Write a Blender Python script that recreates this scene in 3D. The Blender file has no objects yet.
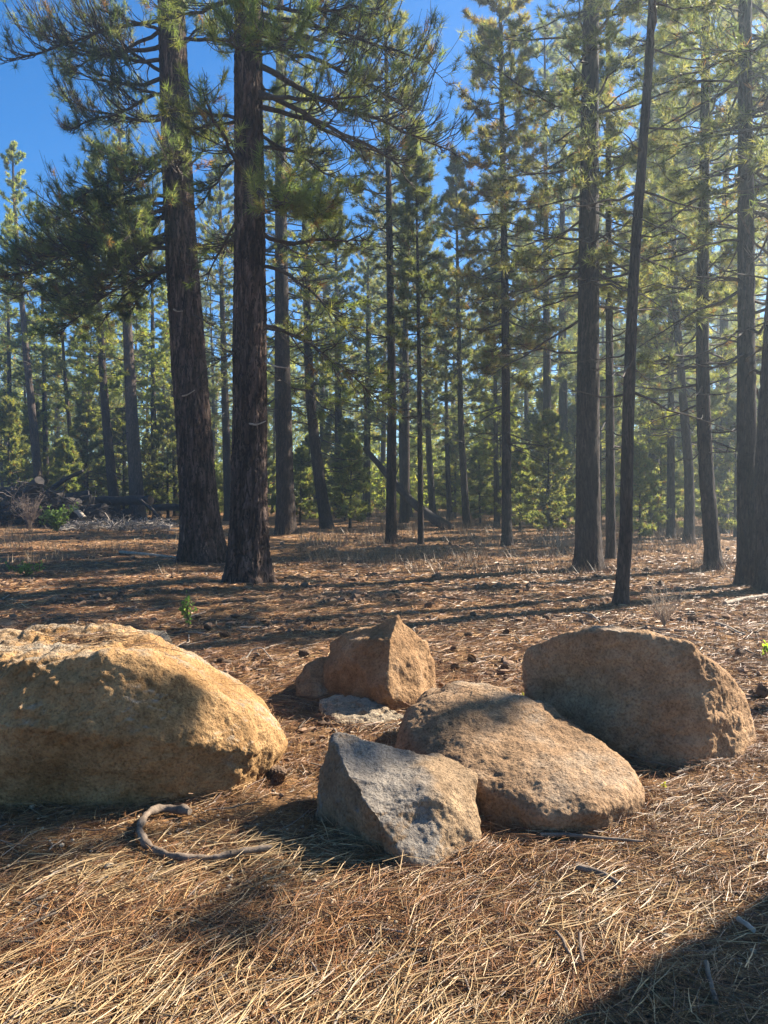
import bpy, bmesh, math, random
import numpy as np

SC = bpy.context.scene
COL = SC.collection
F, CX, HY, CH = 769.0, 384.0, 490.0, 1.45      # focal length in px, centre column, horizon row, eye height
SUN_AZ, SUN_EL = math.radians(62), math.radians(36)   # azimuth measured from +Y (view direction) towards +X
R0 = np.random.default_rng(11)
PI = math.pi


def W(px, py, D):
    return np.array([(px - CX) / F * D, D, CH - (py - HY) / F * D])


def GD(py):
    return CH * F / (py - HY)


# ------------------------------------------------------------------ noise
_rs = np.random.RandomState(5)
_perm = np.concatenate([_rs.permutation(256)] * 3)
_grad = _rs.normal(size=(256, 3))
_grad /= np.linalg.norm(_grad, axis=1)[:, None]


def perlin(p):
    p = np.asarray(p, dtype=np.float64)
    i = np.floor(p).astype(np.int64)
    f = p - i
    i &= 255
    u = f * f * f * (f * (f * 6 - 15) + 10)
    out = 0.0
    for dx in (0, 1):
        wx = u[:, 0] if dx else 1 - u[:, 0]
        a = _perm[i[:, 0] + dx]
        for dy in (0, 1):
            wy = u[:, 1] if dy else 1 - u[:, 1]
            b = _perm[a + i[:, 1] + dy]
            for dz in (0, 1):
                wz = u[:, 2] if dz else 1 - u[:, 2]
                g = _grad[_perm[b + i[:, 2] + dz]]
                d = (f[:, 0] - dx) * g[:, 0] + (f[:, 1] - dy) * g[:, 1] + (f[:, 2] - dz) * g[:, 2]
                out = out + wx * wy * wz * d
    return out * 1.5


def fbm(p, octv=4, gain=0.5, lac=2.03):
    s, a, p = 0.0, 1.0, np.asarray(p, float)
    for k in range(octv):
        s = s + a * perlin(p + 17.3 * k)
        p = p * lac
        a *= gain
    return s


# ------------------------------------------------------------------ ground height
def gz(x, y):
    x = np.atleast_1d(np.asarray(x, float)); y = np.atleast_1d(np.asarray(y, float))
    z0 = np.zeros_like(x)
    q = np.stack([x, y, z0], 1)
    far = np.clip((y - 5.5) / 8.0, 0, 1)
    far2 = np.clip((np.hypot(x, y) - 40) / 60, 0, 1)
    z = 0.10 * far * perlin(q * [0.22, 0.3, 1]) + 0.05 * far * perlin(q * [0.6, 0.9, 1] + 9)
    z += 0.020 * perlin(q * 1.7 + 3) + 0.010 * perlin(q * 5.1 + 1)
    z += 1.2 * far2 * perlin(q * 0.02 + 4)
    return z


def gz1(x, y):
    return float(gz(x, y)[0])


def onground(px, py):
    D = GD(py)
    x = (px - CX) / F * D
    return x, D, gz1(x, D)


# ------------------------------------------------------------------ mesh building
class MB:
    def __init__(self):
        self.v, self.f, self.m, self.c, self.n = [], [], [], [], 0

    def add(self, V, Fa, mat=0, col=None):
        V = np.asarray(V, float).reshape(-1, 3)
        Fa = np.asarray(Fa, np.int64)
        self.v.append(V)
        self.f.append(Fa + self.n)
        self.m.append(np.full(len(Fa), mat, np.int32))
        if col is None:
            col = np.ones(3)
        col = np.broadcast_to(np.asarray(col, float), (len(V), 3))
        self.c.append(col)
        self.n += len(V)

    def mesh(self, name, mats, smooth=True):
        me = bpy.data.meshes.new(name)
        V = np.concatenate(self.v); C = np.concatenate(self.c)
        me.vertices.add(len(V))
        me.vertices.foreach_set('co', V.ravel().astype(np.float32))
        ln = np.concatenate([np.full(len(f), f.shape[1], np.int32) for f in self.f])
        li = np.concatenate([f.ravel() for f in self.f]).astype(np.int32)
        me.loops.add(len(li)); me.loops.foreach_set('vertex_index', li)
        me.polygons.add(len(ln))
        st = np.zeros(len(ln), np.int32); st[1:] = np.cumsum(ln)[:-1]
        me.polygons.foreach_set('loop_start', st)
        me.polygons.foreach_set('loop_total', ln)
        for m in mats:
            me.materials.append(m)
        me.polygons.foreach_set('material_index', np.concatenate(self.m))
        me.polygons.foreach_set('use_smooth', np.full(len(ln), smooth))
        at = me.color_attributes.new('Col', 'FLOAT_COLOR', 'POINT')
        at.data.foreach_set('color', np.concatenate([C, np.ones((len(C), 1))], 1).ravel().astype(np.float32))
        me.update(calc_edges=True)
        return me


def link(name, me, parent=None, loc=None):
    o = bpy.data.objects.new(name, me)
    COL.objects.link(o)
    if parent is not None:
        o.parent = parent
    if loc is not None:
        o.location = loc
    return o


def tag(o, label=None, cat=None, group=None, kind=None):
    if label: o['label'] = label
    if cat: o['category'] = cat
    if group: o['group'] = group
    if kind: o['kind'] = kind
    return o


def nrm(a):
    return a / (np.linalg.norm(a, axis=-1, keepdims=True) + 1e-9)


def tubes(P, R, sides=4, closed_end=True):
    """P (M,K,3), R (M,K) -> verts, quads"""
    P = np.asarray(P, float); R = np.asarray(R, float)
    M, K, _ = P.shape
    T = nrm(np.gradient(P, axis=1))
    ref = np.where(np.abs(T[:, :1, 2:3]) > 0.9, np.array([1.0, 0, 0]), np.array([0, 0, 1.0]))
    ref = np.broadcast_to(ref, T.shape)
    A = nrm(np.cross(T, ref)); B = np.cross(T, A)
    th = np.arange(sides) * 2 * PI / sides
    V = P[:, :, None] + R[:, :, None, None] * (A[:, :, None] * np.cos(th)[:, None] + B[:, :, None] * np.sin(th)[:, None])
    idx = np.arange(M * K * sides).reshape(M, K, sides)
    a = idx[:, :-1]; b = idx[:, 1:]
    q = np.stack([a, np.roll(a, -1, 2), np.roll(b, -1, 2), b], -1).reshape(-1, 4)
    return V.reshape(-1, 3), q


def lerp_rows(P, t):
    """P (N,K,3), t (N,) in 0..1 -> point and tangent"""
    K = P.shape[1]
    s = np.clip(t, 0, 0.9999) * (K - 1)
    i = s.astype(int); f = (s - i)[:, None]
    n = np.arange(len(P))
    a, b = P[n, i], P[n, i + 1]
    return a * (1 - f) + b * f, nrm(b - a)


def needles(mb, tip, dr, K, ln, w, rng, mat, col, spread=0.75, back=0.5):
    N = len(tip)
    tip = np.repeat(tip, K, 0); d0 = np.repeat(dr, K, 0)
    d = nrm(d0 * 0.75 + rng.normal(size=(N * K, 3)) * spread)
    base = tip - d0 * (rng.random((N * K, 1)) * back * ln)
    s = nrm(np.cross(d, rng.normal(size=(N * K, 3)))) * w
    L = ln * rng.uniform(0.7, 1.1, (N * K, 1))
    V = np.stack([base - s, base + s, base + d * L], 1).reshape(-1, 3)
    Fa = np.arange(N * K * 3).reshape(-1, 3)
    mb.add(V, Fa, mat, np.repeat(col, K * 3, 0))


# ------------------------------------------------------------------ node materials
def newmat(name):
    m = bpy.data.materials.new(name); m.use_nodes = True
    nt = m.node_tree
    for n in list(nt.nodes): nt.nodes.remove(n)
    out = nt.nodes.new('ShaderNodeOutputMaterial')
    return m, nt, out


def nd(nt, typ, **kw):
    n = nt.nodes.new(typ)
    for k, v in kw.items():
        if k.startswith('i_'):
            n.inputs[k[2:].replace('_', ' ')].default_value = v
        elif k.startswith('n') and k[1:].isdigit():
            n.inputs[int(k[1:])].default_value = v
        else:
            setattr(n, k, v)
    return n


def ramp(nt, src, stops):
    r = nt.nodes.new('ShaderNodeValToRGB')
    e = r.color_ramp.elements
    while len(e) < len(stops): e.new(0.5)
    for k, (p, c) in enumerate(stops):
        e[k].position = p
        e[k].color = (c, c, c, 1) if isinstance(c, (int, float)) else (*c, 1)
    nt.links.new(src, r.inputs[0])
    return r.outputs[0]


def mixc(nt, fac, a, b, mode='MIX'):
    n = nt.nodes.new('ShaderNodeMix'); n.data_type = 'RGBA'; n.blend_type = mode
    for sock, v in ((n.inputs[0], fac), (n.inputs[6], a), (n.inputs[7], b)):
        if isinstance(v, (int, float)): sock.default_value = v
        elif isinstance(v, tuple): sock.default_value = (*v, 1)
        else: nt.links.new(v, sock)
    return n.outputs[2]


def noise_n(nt, vec, scale, detail=4, rough=0.55):
    n = nd(nt, 'ShaderNodeTexNoise', i_Scale=scale, i_Detail=detail, i_Roughness=rough)
    if vec is not None: nt.links.new(vec, n.inputs['Vector'])
    return n.outputs[0]


def mapv(nt, coord='Object', scale=(1, 1, 1)):
    tc = nt.nodes.new('ShaderNodeTexCoord')
    mp = nt.nodes.new('ShaderNodeMapping'); mp.inputs['Scale'].default_value = scale
    nt.links.new(tc.outputs[coord], mp.inputs[0])
    return mp.outputs[0]


def bump(nt, h, strength, dist, prev=None):
    b = nd(nt, 'ShaderNodeBump', i_Strength=strength, i_Distance=dist)
    nt.links.new(h, b.inputs['Height'])
    if prev is not None: nt.links.new(prev, b.inputs['Normal'])
    return b.outputs[0]


def principled(nt, out, col, rough=0.85, nor=None, spec=0.2):
    p = nd(nt, 'ShaderNodeBsdfPrincipled', i_Roughness=rough)
    p.inputs['Specular IOR Level'].default_value = spec
    if isinstance(col, tuple): p.inputs['Base Color'].default_value = (*col, 1)
    else: nt.links.new(col, p.inputs['Base Color'])
    if nor is not None: nt.links.new(nor, p.inputs['Normal'])
    nt.links.new(p.outputs[0], out.inputs[0])
    return p


def attr_col(nt):
    a = nt.nodes.new('ShaderNodeAttribute'); a.attribute_name = 'Col'
    return a.outputs['Color']


def foliage_mat(name, trans=0.4):
    m, nt, out = newmat(name)
    c = attr_col(nt)
    d = nd(nt, 'ShaderNodeBsdfPrincipled', i_Roughness=0.55)
    d.inputs['Specular IOR Level'].default_value = 0.35
    nt.links.new(c, d.inputs['Base Color'])
    t = nt.nodes.new('ShaderNodeBsdfTranslucent')
    nt.links.new(mixc(nt, 1.0, c, (2.0, 2.0, 1.05), 'MULTIPLY'), t.inputs[0])
    mx = nt.nodes.new('ShaderNodeMixShader'); mx.inputs[0].default_value = trans
    nt.links.new(d.outputs[0], mx.inputs[1]); nt.links.new(t.outputs[0], mx.inputs[2])
    nt.links.new(mx.outputs[0], out.inputs[0])
    return m


def bark_mat(name, dark, mid, light, sc=1.0, strength=0.9):
    m, nt, out = newmat(name)
    v = mapv(nt, 'Object', (9 * sc, 9 * sc, 1.5 * sc))
    n1 = noise_n(nt, v, 1.3, 7, 0.65)
    ds = nd(nt, 'ShaderNodeTexNoise', i_Scale=1.1, i_Detail=3.0); nt.links.new(v, ds.inputs['Vector'])
    n3 = noise_n(nt, mixc(nt, 0.45, v, ds.outputs['Color'], 'ADD'), 1.6, 3, 0.5)
    ab = nd(nt, 'ShaderNodeMath', operation='SUBTRACT'); nt.links.new(n3, ab.inputs[0]); ab.inputs[1].default_value = 0.5
    ab2 = nd(nt, 'ShaderNodeMath', operation='ABSOLUTE'); nt.links.new(ab.outputs[0], ab2.inputs[0])
    fur = ramp(nt, ab2.outputs[0], [(0.0, 0.0), (0.07, 1.0)])
    n2 = noise_n(nt, mapv(nt, 'Object', (34, 34, 16)), 1.5, 4)
    c = ramp(nt, n1, [(0.3, dark), (0.5, mid), (0.72, light)])
    c = mixc(nt, fur, tuple(x * 0.6 for x in dark), c)
    c = mixc(nt, 0.45, c, ramp(nt, n2, [(0.3, 0.45), (0.7, 1.0)]), 'MULTIPLY')
    n5 = noise_n(nt, mapv(nt, 'Object', (1.2, 1.2, 0.5)), 1.6, 3)
    c = mixc(nt, 0.8, c, ramp(nt, n5, [(0.3, (0.6, 0.62, 0.66)), (0.7, (1.3, 1.18, 1.08))]), 'MULTIPLY')
    b = bump(nt, fur, strength * 0.8, 0.02 / sc)
    b = bump(nt, n1, strength, 0.03 / sc, b)
    b = bump(nt, n2, 0.6, 0.008, b)
    principled(nt, out, c, 0.9, b, 0.15)
    return m


MAT = {}
MAT['needle'] = foliage_mat('pine_needles', 0.58)
MAT['leaf'] = foliage_mat('broad_leaves', 0.45)
MAT['bark_big'] = bark_mat('ponderosa_bark', (0.024, 0.017, 0.014), (0.08, 0.053, 0.042), (0.24, 0.175, 0.14), 1.0, 0.7)
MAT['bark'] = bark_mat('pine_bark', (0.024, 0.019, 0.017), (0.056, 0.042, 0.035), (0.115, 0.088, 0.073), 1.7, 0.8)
MAT['bark_far'] = bark_mat('pine_bark_sunlit', (0.05, 0.04, 0.034), (0.11, 0.085, 0.07), (0.19, 0.15, 0.125), 1.5, 0.6)  # lighter copy of the pine bark, sunlight put into its colour


def twig_mat():
    m, nt, out = newmat('twig_bark')
    n = noise_n(nt, mapv(nt, 'Object', (1, 1, 1)), 14, 3)
    principled(nt, out, ramp(nt, n, [(0.3, (0.035, 0.027, 0.022)), (0.7, (0.10, 0.08, 0.065))]), 0.9)
    return m


MAT['twig'] = twig_mat()


def litter_mat(name, rough=0.6, trans=0.0):
    m, nt, out = newmat(name)
    principled(nt, out, attr_col(nt), rough, None, 0.3)
    return m


MAT['litter'] = litter_mat('dry_needles', 0.5)
MAT['duff'] = litter_mat('duff_clods', 0.9)
MAT['grain'] = litter_mat('pumice_grains', 0.9)


def wood_mat(name, a, b, sc=1.0):
    m, nt, out = newmat(name)
    n = noise_n(nt, mapv(nt, 'Object', (1, 1, 1)), 16 * sc, 5, 0.65)
    n2 = noise_n(nt, mapv(nt, 'Object', (1, 1, 1)), 60 * sc, 3)
    c = ramp(nt, n, [(0.32, a), (0.68, b)])
    principled(nt, out, c, 0.85, bump(nt, n2, 0.6, 0.004, bump(nt, n, 0.6, 0.012)))
    return m


MAT['stick'] = wood_mat('grey_stick_bark', (0.07, 0.05, 0.036), (0.22, 0.165, 0.12))
MAT['stick_pale'] = wood_mat('bleached_wood', (0.19, 0.15, 0.11), (0.40, 0.335, 0.26))
MAT['log'] = wood_mat('dark_log_bark', (0.012, 0.010, 0.010), (0.055, 0.045, 0.04), 0.4)  # very dark brown bark of the piled logs and the leaning trunk
MAT['log_end'] = wood_mat('cut_wood', (0.05, 0.036, 0.026), (0.12, 0.09, 0.065))
MAT['cone'] = wood_mat('pine_cone_scales', (0.05, 0.03, 0.02), (0.16, 0.1, 0.06), 2)


def ground_mat():
    m, nt, out = newmat('needle_duff_ground')
    v = mapv(nt, 'Object', (1, 1, 1))
    big = noise_n(nt, v, 0.55, 5, 0.6)
    mid = noise_n(nt, v, 4.0, 6, 0.65)
    fine = noise_n(nt, v, 38, 5, 0.7)
    # criss-cross needle streaks
    st = None
    hs = []
    for ang, s in ((0.5, 1.0), (2.0, 1.3), (3.6, 0.9)):
        tc = nt.nodes.new('ShaderNodeTexCoord')
        mp = nt.nodes.new('ShaderNodeMapping')
        mp.inputs['Rotation'].default_value = (0, 0, ang); mp.inputs['Scale'].default_value = (9 * s, 120 * s, 1)
        nt.links.new(tc.outputs['Object'], mp.inputs[0])
        hs.append(noise_n(nt, mp.outputs[0], 1.0, 2, 0.5))
    mx = nd(nt, 'ShaderNodeMath', operation='MAXIMUM'); nt.links.new(hs[0], mx.inputs[0]); nt.links.new(hs[1], mx.inputs[1])
    mx2 = nd(nt, 'ShaderNodeMath', operation='MAXIMUM'); nt.links.new(mx.outputs[0], mx2.inputs[0]); nt.links.new(hs[2], mx2.inputs[1])
    streak = mx2.outputs[0]
    dirt = ramp(nt, fine, [(0.3, (0.035, 0.021, 0.013)), (0.7, (0.15, 0.093, 0.052))])
    ndl = ramp(nt, streak, [(0.42, (0.045, 0.023, 0.012)), (0.57, (0.22, 0.118, 0.05)), (0.72, (0.46, 0.28, 0.125))])
    fac = ramp(nt, mid, [(0.38, 0.25), (0.6, 1.0)])
    c = mixc(nt, fac, dirt, ndl)
    c = mixc(nt, 0.6, c, ramp(nt, big, [(0.3, (0.62, 0.55, 0.5)), (0.7, (1.0, 0.97, 0.93))]), 'MULTIPLY')
    b = bump(nt, mid, 0.7, 0.04)
    b = bump(nt, streak, 0.8, 0.012, b)
    b = bump(nt, fine, 0.5, 0.01, b)
    principled(nt, out, c, 0.9, b, 0.1)
    return m


MAT['ground'] = ground_mat()


def rock_mat(name, warm_d, warm, grey, top0=0.35, top1=0.85, gsc=2.2, patch=0.62, pit=0.6):
    m, nt, out = newmat(name)
    v = mapv(nt, 'Object', (1, 1, 1))
    n1 = noise_n(nt, v, 3.2, 6, 0.6)
    n2 = noise_n(nt, v, 17, 6, 0.7)
    n3 = noise_n(nt, v, 75, 4, 0.65)
    pn = noise_n(nt, v, gsc, 5, 0.6)
    c = ramp(nt, n1, [(0.3, warm_d), (0.66, warm)])
    c = mixc(nt, 0.55, c, ramp(nt, n2, [(0.34, (0.42, 0.37, 0.33)), (0.56, (1, 1, 1)), (0.75, (1.25, 1.22, 1.15))]), 'MULTIPLY')
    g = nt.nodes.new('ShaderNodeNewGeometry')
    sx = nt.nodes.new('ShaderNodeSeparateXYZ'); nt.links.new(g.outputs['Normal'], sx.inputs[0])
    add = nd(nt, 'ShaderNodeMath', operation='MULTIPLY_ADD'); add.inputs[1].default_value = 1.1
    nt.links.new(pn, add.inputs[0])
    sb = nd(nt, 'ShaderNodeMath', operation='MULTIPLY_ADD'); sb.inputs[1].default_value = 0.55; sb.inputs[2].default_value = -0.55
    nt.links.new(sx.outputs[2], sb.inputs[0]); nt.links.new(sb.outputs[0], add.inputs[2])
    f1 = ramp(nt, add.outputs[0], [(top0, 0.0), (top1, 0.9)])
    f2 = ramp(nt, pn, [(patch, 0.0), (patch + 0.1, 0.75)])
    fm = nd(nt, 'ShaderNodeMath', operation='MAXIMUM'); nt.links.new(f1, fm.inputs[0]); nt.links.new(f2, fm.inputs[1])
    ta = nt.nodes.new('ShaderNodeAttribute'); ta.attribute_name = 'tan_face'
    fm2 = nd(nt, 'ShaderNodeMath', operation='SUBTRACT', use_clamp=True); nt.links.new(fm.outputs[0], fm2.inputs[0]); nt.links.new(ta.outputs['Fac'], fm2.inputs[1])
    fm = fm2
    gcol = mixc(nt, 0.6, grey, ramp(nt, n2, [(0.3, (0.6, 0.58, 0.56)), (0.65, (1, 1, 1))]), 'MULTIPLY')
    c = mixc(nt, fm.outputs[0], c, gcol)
    # dark specks and pits
    vo = nd(nt, 'ShaderNodeTexVoronoi', i_Scale=48.0); nt.links.new(v, vo.inputs['Vector'])
    pits = ramp(nt, vo.outputs['Distance'], [(0.1, 0.0), (0.38, 1.0)])
    c = mixc(nt, 0.7, c, ramp(nt, n3, [(0.33, (0.4, 0.35, 0.3)), (0.5, (1, 1, 1)), (0.7, (1.3, 1.28, 1.2))]), 'MULTIPLY')
    b = bump(nt, n2, 0.8, 0.03)
    b = bump(nt, pits, pit, 0.008, b)
    b = bump(nt, n3, 1.0, 0.012, b)
    principled(nt, out, c, 0.92, b, 0.12)
    return m


OCH_D, OCH, = (0.23, 0.124, 0.048), (0.41, 0.25, 0.115)
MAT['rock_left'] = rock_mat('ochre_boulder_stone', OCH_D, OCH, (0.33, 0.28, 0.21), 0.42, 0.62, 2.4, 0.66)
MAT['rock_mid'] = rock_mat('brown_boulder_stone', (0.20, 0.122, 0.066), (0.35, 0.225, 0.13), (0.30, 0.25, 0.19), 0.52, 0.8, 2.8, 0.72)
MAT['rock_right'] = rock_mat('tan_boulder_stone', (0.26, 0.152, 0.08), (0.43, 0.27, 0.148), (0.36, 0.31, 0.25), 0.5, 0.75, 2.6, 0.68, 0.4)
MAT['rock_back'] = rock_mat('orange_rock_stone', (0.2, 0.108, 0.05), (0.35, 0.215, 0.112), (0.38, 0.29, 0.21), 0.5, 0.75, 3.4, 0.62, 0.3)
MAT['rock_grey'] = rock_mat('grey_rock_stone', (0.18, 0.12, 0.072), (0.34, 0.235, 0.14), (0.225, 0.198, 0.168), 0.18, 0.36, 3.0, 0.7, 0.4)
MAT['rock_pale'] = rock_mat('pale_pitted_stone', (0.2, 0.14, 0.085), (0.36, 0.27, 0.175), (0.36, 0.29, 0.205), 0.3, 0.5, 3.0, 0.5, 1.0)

# ------------------------------------------------------------------ ground sheet
def spaced(a, b, step, far, grow):
    out = list(np.arange(a, b, step)); s = step
    while out[-1] < far:
        s *= grow; out.append(out[-1] + s)
    return np.array(out)


xs = spaced(0, 3.6, 0.035, 130, 1.055); xs = np.concatenate([-xs[:0:-1], xs])
yp = spaced(1.4, 7.0, 0.03, 130, 1.03)
yn = 1.4 - spaced(0.0, 0.2, 0.1, 60, 1.25)[1:]
ys = np.concatenate([yn[::-1], yp])
gx, gy = np.meshgrid(xs, ys)
H = gz(gx.ravel(), gy.ravel())
nearw = np.clip((14 - gy.ravel()) / 10, 0, 1)
H += nearw * (0.009 * perlin(np.stack([gx.ravel() * 11, gy.ravel() * 11, H * 0], 1)) - 0.004)
nx, ny = len(xs), len(ys)
ii = np.arange(nx * ny).reshape(ny, nx)
mb = MB()
mb.add(np.stack([gx.ravel(), gy.ravel(), H], 1), np.stack([ii[:-1, :-1], ii[:-1, 1:], ii[1:, 1:], ii[1:, :-1]], -1).reshape(-1, 4))
tag(link('ground', mb.mesh('ground', [MAT['ground']])), 'brown forest floor covered in fallen pine needles', 'ground', kind='structure')


# ------------------------------------------------------------------ rocks
FOOT = []


def make_rock(name, label, pts, mat, voxel, smooth, disp, group=None, post=None, cat='boulder', tan=None):
    pts = np.array(pts)
    base = np.array([pts[:, 0].mean(), pts[:, 1].mean(), 0.0])
    base[2] = gz1(base[0], base[1])
    bm = bmesh.new()
    for p in pts: bm.verts.new(p - base)
    r = bmesh.ops.convex_hull(bm, input=bm.verts)
    bmesh.ops.delete(bm, geom=[v for v in bm.verts if not v.link_faces], context='VERTS')
    me = bpy.data.meshes.new('hull'); bm.to_mesh(me); bm.free()
    o = bpy.data.objects.new('hull', me); COL.objects.link(o)
    md = o.modifiers.new('r', 'REMESH'); md.mode = 'VOXEL'; md.voxel_size = voxel
    ms = o.modifiers.new('s', 'SMOOTH'); ms.factor = 0.5; ms.iterations = smooth
    dg = bpy.context.evaluated_depsgraph_get()
    m2 = bpy.data.meshes.new_from_object(o.evaluated_get(dg))
    bpy.data.objects.remove(o); bpy.data.meshes.remove(me)
    n = len(m2.vertices)
    V = np.empty(n * 3, np.float32); m2.vertices.foreach_get('co', V); V = V.reshape(-1, 3).astype(float)
    N = np.empty(n * 3, np.float32); m2.vertex_normals.foreach_get('vector', N); N = N.reshape(-1, 3).astype(float)
    d = np.zeros(n)
    for kind, sc, amp in disp:
        q = V * sc + 31.7 * len(name) + sc
        if kind == 'off': d += amp
        elif kind == 'fbm': d += amp * fbm(q, 4)
        elif kind == 'ridge': d += amp * (0.35 - np.abs(fbm(q, 3)))
        elif kind == 'pit':
            d -= amp * np.clip(fbm(q, 3) - 0.12, 0, 1)
        elif kind == 'facet':
            w = perlin(q); d += amp * (np.abs(w) ** 0.6 * np.sign(w))
        elif kind == 'bed':      # layered bedding steps
            h = V[:, 2] * sc + 0.7 * fbm(V * 3, 3)
            d += amp * (np.abs((h % 1) - 0.5) * 2 - 0.5)
    if post is not None: d += post(V + base, N)
    if tan is not None:
        at = m2.attributes.new('tan_face', 'FLOAT', 'POINT')
        at.data.foreach_set('value', np.clip(tan(V + base, N), 0, 1).astype(np.float32))
    V = V + N * d[:, None]
    m2.vertices.foreach_set('co', V.ravel().astype(np.float32))
    m2.materials.clear(); m2.materials.append(mat)
    m2.polygons.foreach_set('use_smooth', np.ones(len(m2.polygons), bool))
    m2.update()
    ob = link(name, m2, None, tuple(base))
    WV = V + base; lo = WV[(WV[:, 2] - gz(WV[:, 0], WV[:, 1]) < 0.03) & (WV[:, 2] > -0.03)]
    FOOT.append((lo, base))
    tag(ob, label, cat, group)
    return ob


def WP(l):
    return [W(*p) for p in l]


def bury(l, z=-0.08):
    out = []
    for x, y in l: out.append(np.array([x, y, z]))
    return out


# the long ochre boulder at the left edge
def left_post(V, N):
    # crevice that holds fallen needles on its top, and a crack running down
    a = W(92, 640, 4.12); d = np.zeros(len(V))
    q = (V - a) / np.array([0.34, 0.17, 0.14])
    d -= 0.085 * np.exp(-(q ** 2).sum(1))
    a = W(122, 642, 4.0)
    q = (V - a) / np.array([0.035, 0.22, 0.16])
    d -= 0.04 * np.exp(-(q ** 2).sum(1))
    rough = np.clip((-1.05 - V[:, 0]) * 1.6, 0, 1) * np.clip((V[:, 2] - 0.28) * 5, 0, 1)
    d += rough * 0.028 * fbm(V * 9, 4)
    lumpy = np.exp(-(((V - W(265, 745, 3.75)) / np.array([0.2, 0.3, 0.18])) ** 2).sum(1))
    d += lumpy * 0.016 * fbm(V * 11 + 4, 3)
    return d


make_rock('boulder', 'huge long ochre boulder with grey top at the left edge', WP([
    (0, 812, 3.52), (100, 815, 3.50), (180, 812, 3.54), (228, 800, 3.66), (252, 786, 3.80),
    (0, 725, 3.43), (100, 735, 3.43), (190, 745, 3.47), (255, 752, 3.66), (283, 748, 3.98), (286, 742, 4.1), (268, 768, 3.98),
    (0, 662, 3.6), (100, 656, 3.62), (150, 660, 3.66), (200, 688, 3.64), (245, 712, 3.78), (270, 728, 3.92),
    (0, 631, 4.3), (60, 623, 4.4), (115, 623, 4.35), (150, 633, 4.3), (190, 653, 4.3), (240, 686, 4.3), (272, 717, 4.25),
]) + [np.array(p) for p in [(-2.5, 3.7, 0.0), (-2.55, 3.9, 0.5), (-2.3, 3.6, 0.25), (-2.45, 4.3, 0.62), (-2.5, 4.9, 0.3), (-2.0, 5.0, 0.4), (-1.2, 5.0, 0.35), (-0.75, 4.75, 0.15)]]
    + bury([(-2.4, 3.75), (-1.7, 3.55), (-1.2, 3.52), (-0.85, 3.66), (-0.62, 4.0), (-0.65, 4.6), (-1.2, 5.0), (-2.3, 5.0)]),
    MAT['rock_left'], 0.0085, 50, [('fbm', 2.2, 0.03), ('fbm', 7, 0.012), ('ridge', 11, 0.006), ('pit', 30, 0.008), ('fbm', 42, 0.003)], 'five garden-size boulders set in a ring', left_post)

# the loaf-shaped brown boulder in the middle
make_rock('boulder', 'rounded loaf-shaped brown boulder in the middle, leaning on the grey block', WP([
    (432, 698, 4.1), (460, 684, 4.25), (505, 691, 4.25), (555, 714, 4.05), (602, 743, 3.8), (630, 766, 3.65), (643, 790, 3.52),
    (402, 722, 4.0), (446, 742, 3.72), (500, 770, 3.46), (550, 792, 3.3), (592, 800, 3.22), (626, 800, 3.32), (440, 770, 3.58), (490, 795, 3.34), (545, 815, 3.18), (600, 815, 3.16), (632, 805, 3.36), (396, 745, 3.98),
    (399, 745, 4.05), (402, 770, 4.0), (440, 795, 3.6), (480, 817, 3.4), (520, 834, 3.28), (560, 842, 3.2), (600, 837, 3.26), (633, 817, 3.44)])
    + [np.array(p) for p in [(0.25, 4.75, 0.2), (0.7, 4.6, 0.2), (1.05, 4.1, 0.1)]]
    + bury([(0.08, 4.0), (0.3, 3.55), (0.6, 3.27), (0.9, 3.25), (1.1, 3.5), (1.1, 4.1), (0.7, 4.6), (0.2, 4.6)]),
    MAT['rock_mid'], 0.0075, 130, [('off', 0, 0.012), ('fbm', 2.6, 0.028), ('fbm', 9, 0.009), ('pit', 22, 0.005), ('pit', 44, 0.005), ('fbm', 48, 0.0025)], 'five garden-size boulders set in a ring')

# the tall tan boulder at right
make_rock('boulder', 'blunt tan boulder at the right with a shaded front and sunlit rim', WP([
    (526, 646, 4.72), (560, 636, 4.5), (610, 629, 4.27), (650, 633, 4.17), (690, 643, 4.12), (716, 662, 4.14), (737, 688, 4.3),
    (528, 690, 4.62), (600, 700, 4.28), (660, 705, 4.08), (716, 712, 4.06), (742, 728, 4.22), (752, 738, 4.4),
    (530, 722, 4.66), (580, 748, 4.35), (640, 768, 4.08), (690, 770, 4.0), (738, 758, 4.14), (752, 742, 4.4),
    (560, 644, 5.1), (620, 638, 5.1), (670, 644, 5.0), (722, 674, 4.9), (745, 704, 4.75)])
    + bury([(0.9, 4.7), (1.3, 4.25), (1.7, 4.02), (1.95, 4.15), (2.1, 4.5), (2.05, 5.0), (1.4, 5.3), (1.0, 5.2)]),
    MAT['rock_right'], 0.0085, 26, [('fbm', 2.4, 0.03), ('facet', 3.4, 0.02), ('fbm', 9, 0.010), ('bed', 9, 0.005), ('pit', 15, 0.008), ('pit', 38, 0.008), ('fbm', 40, 0.003)], 'five garden-size boulders set in a ring')

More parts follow.
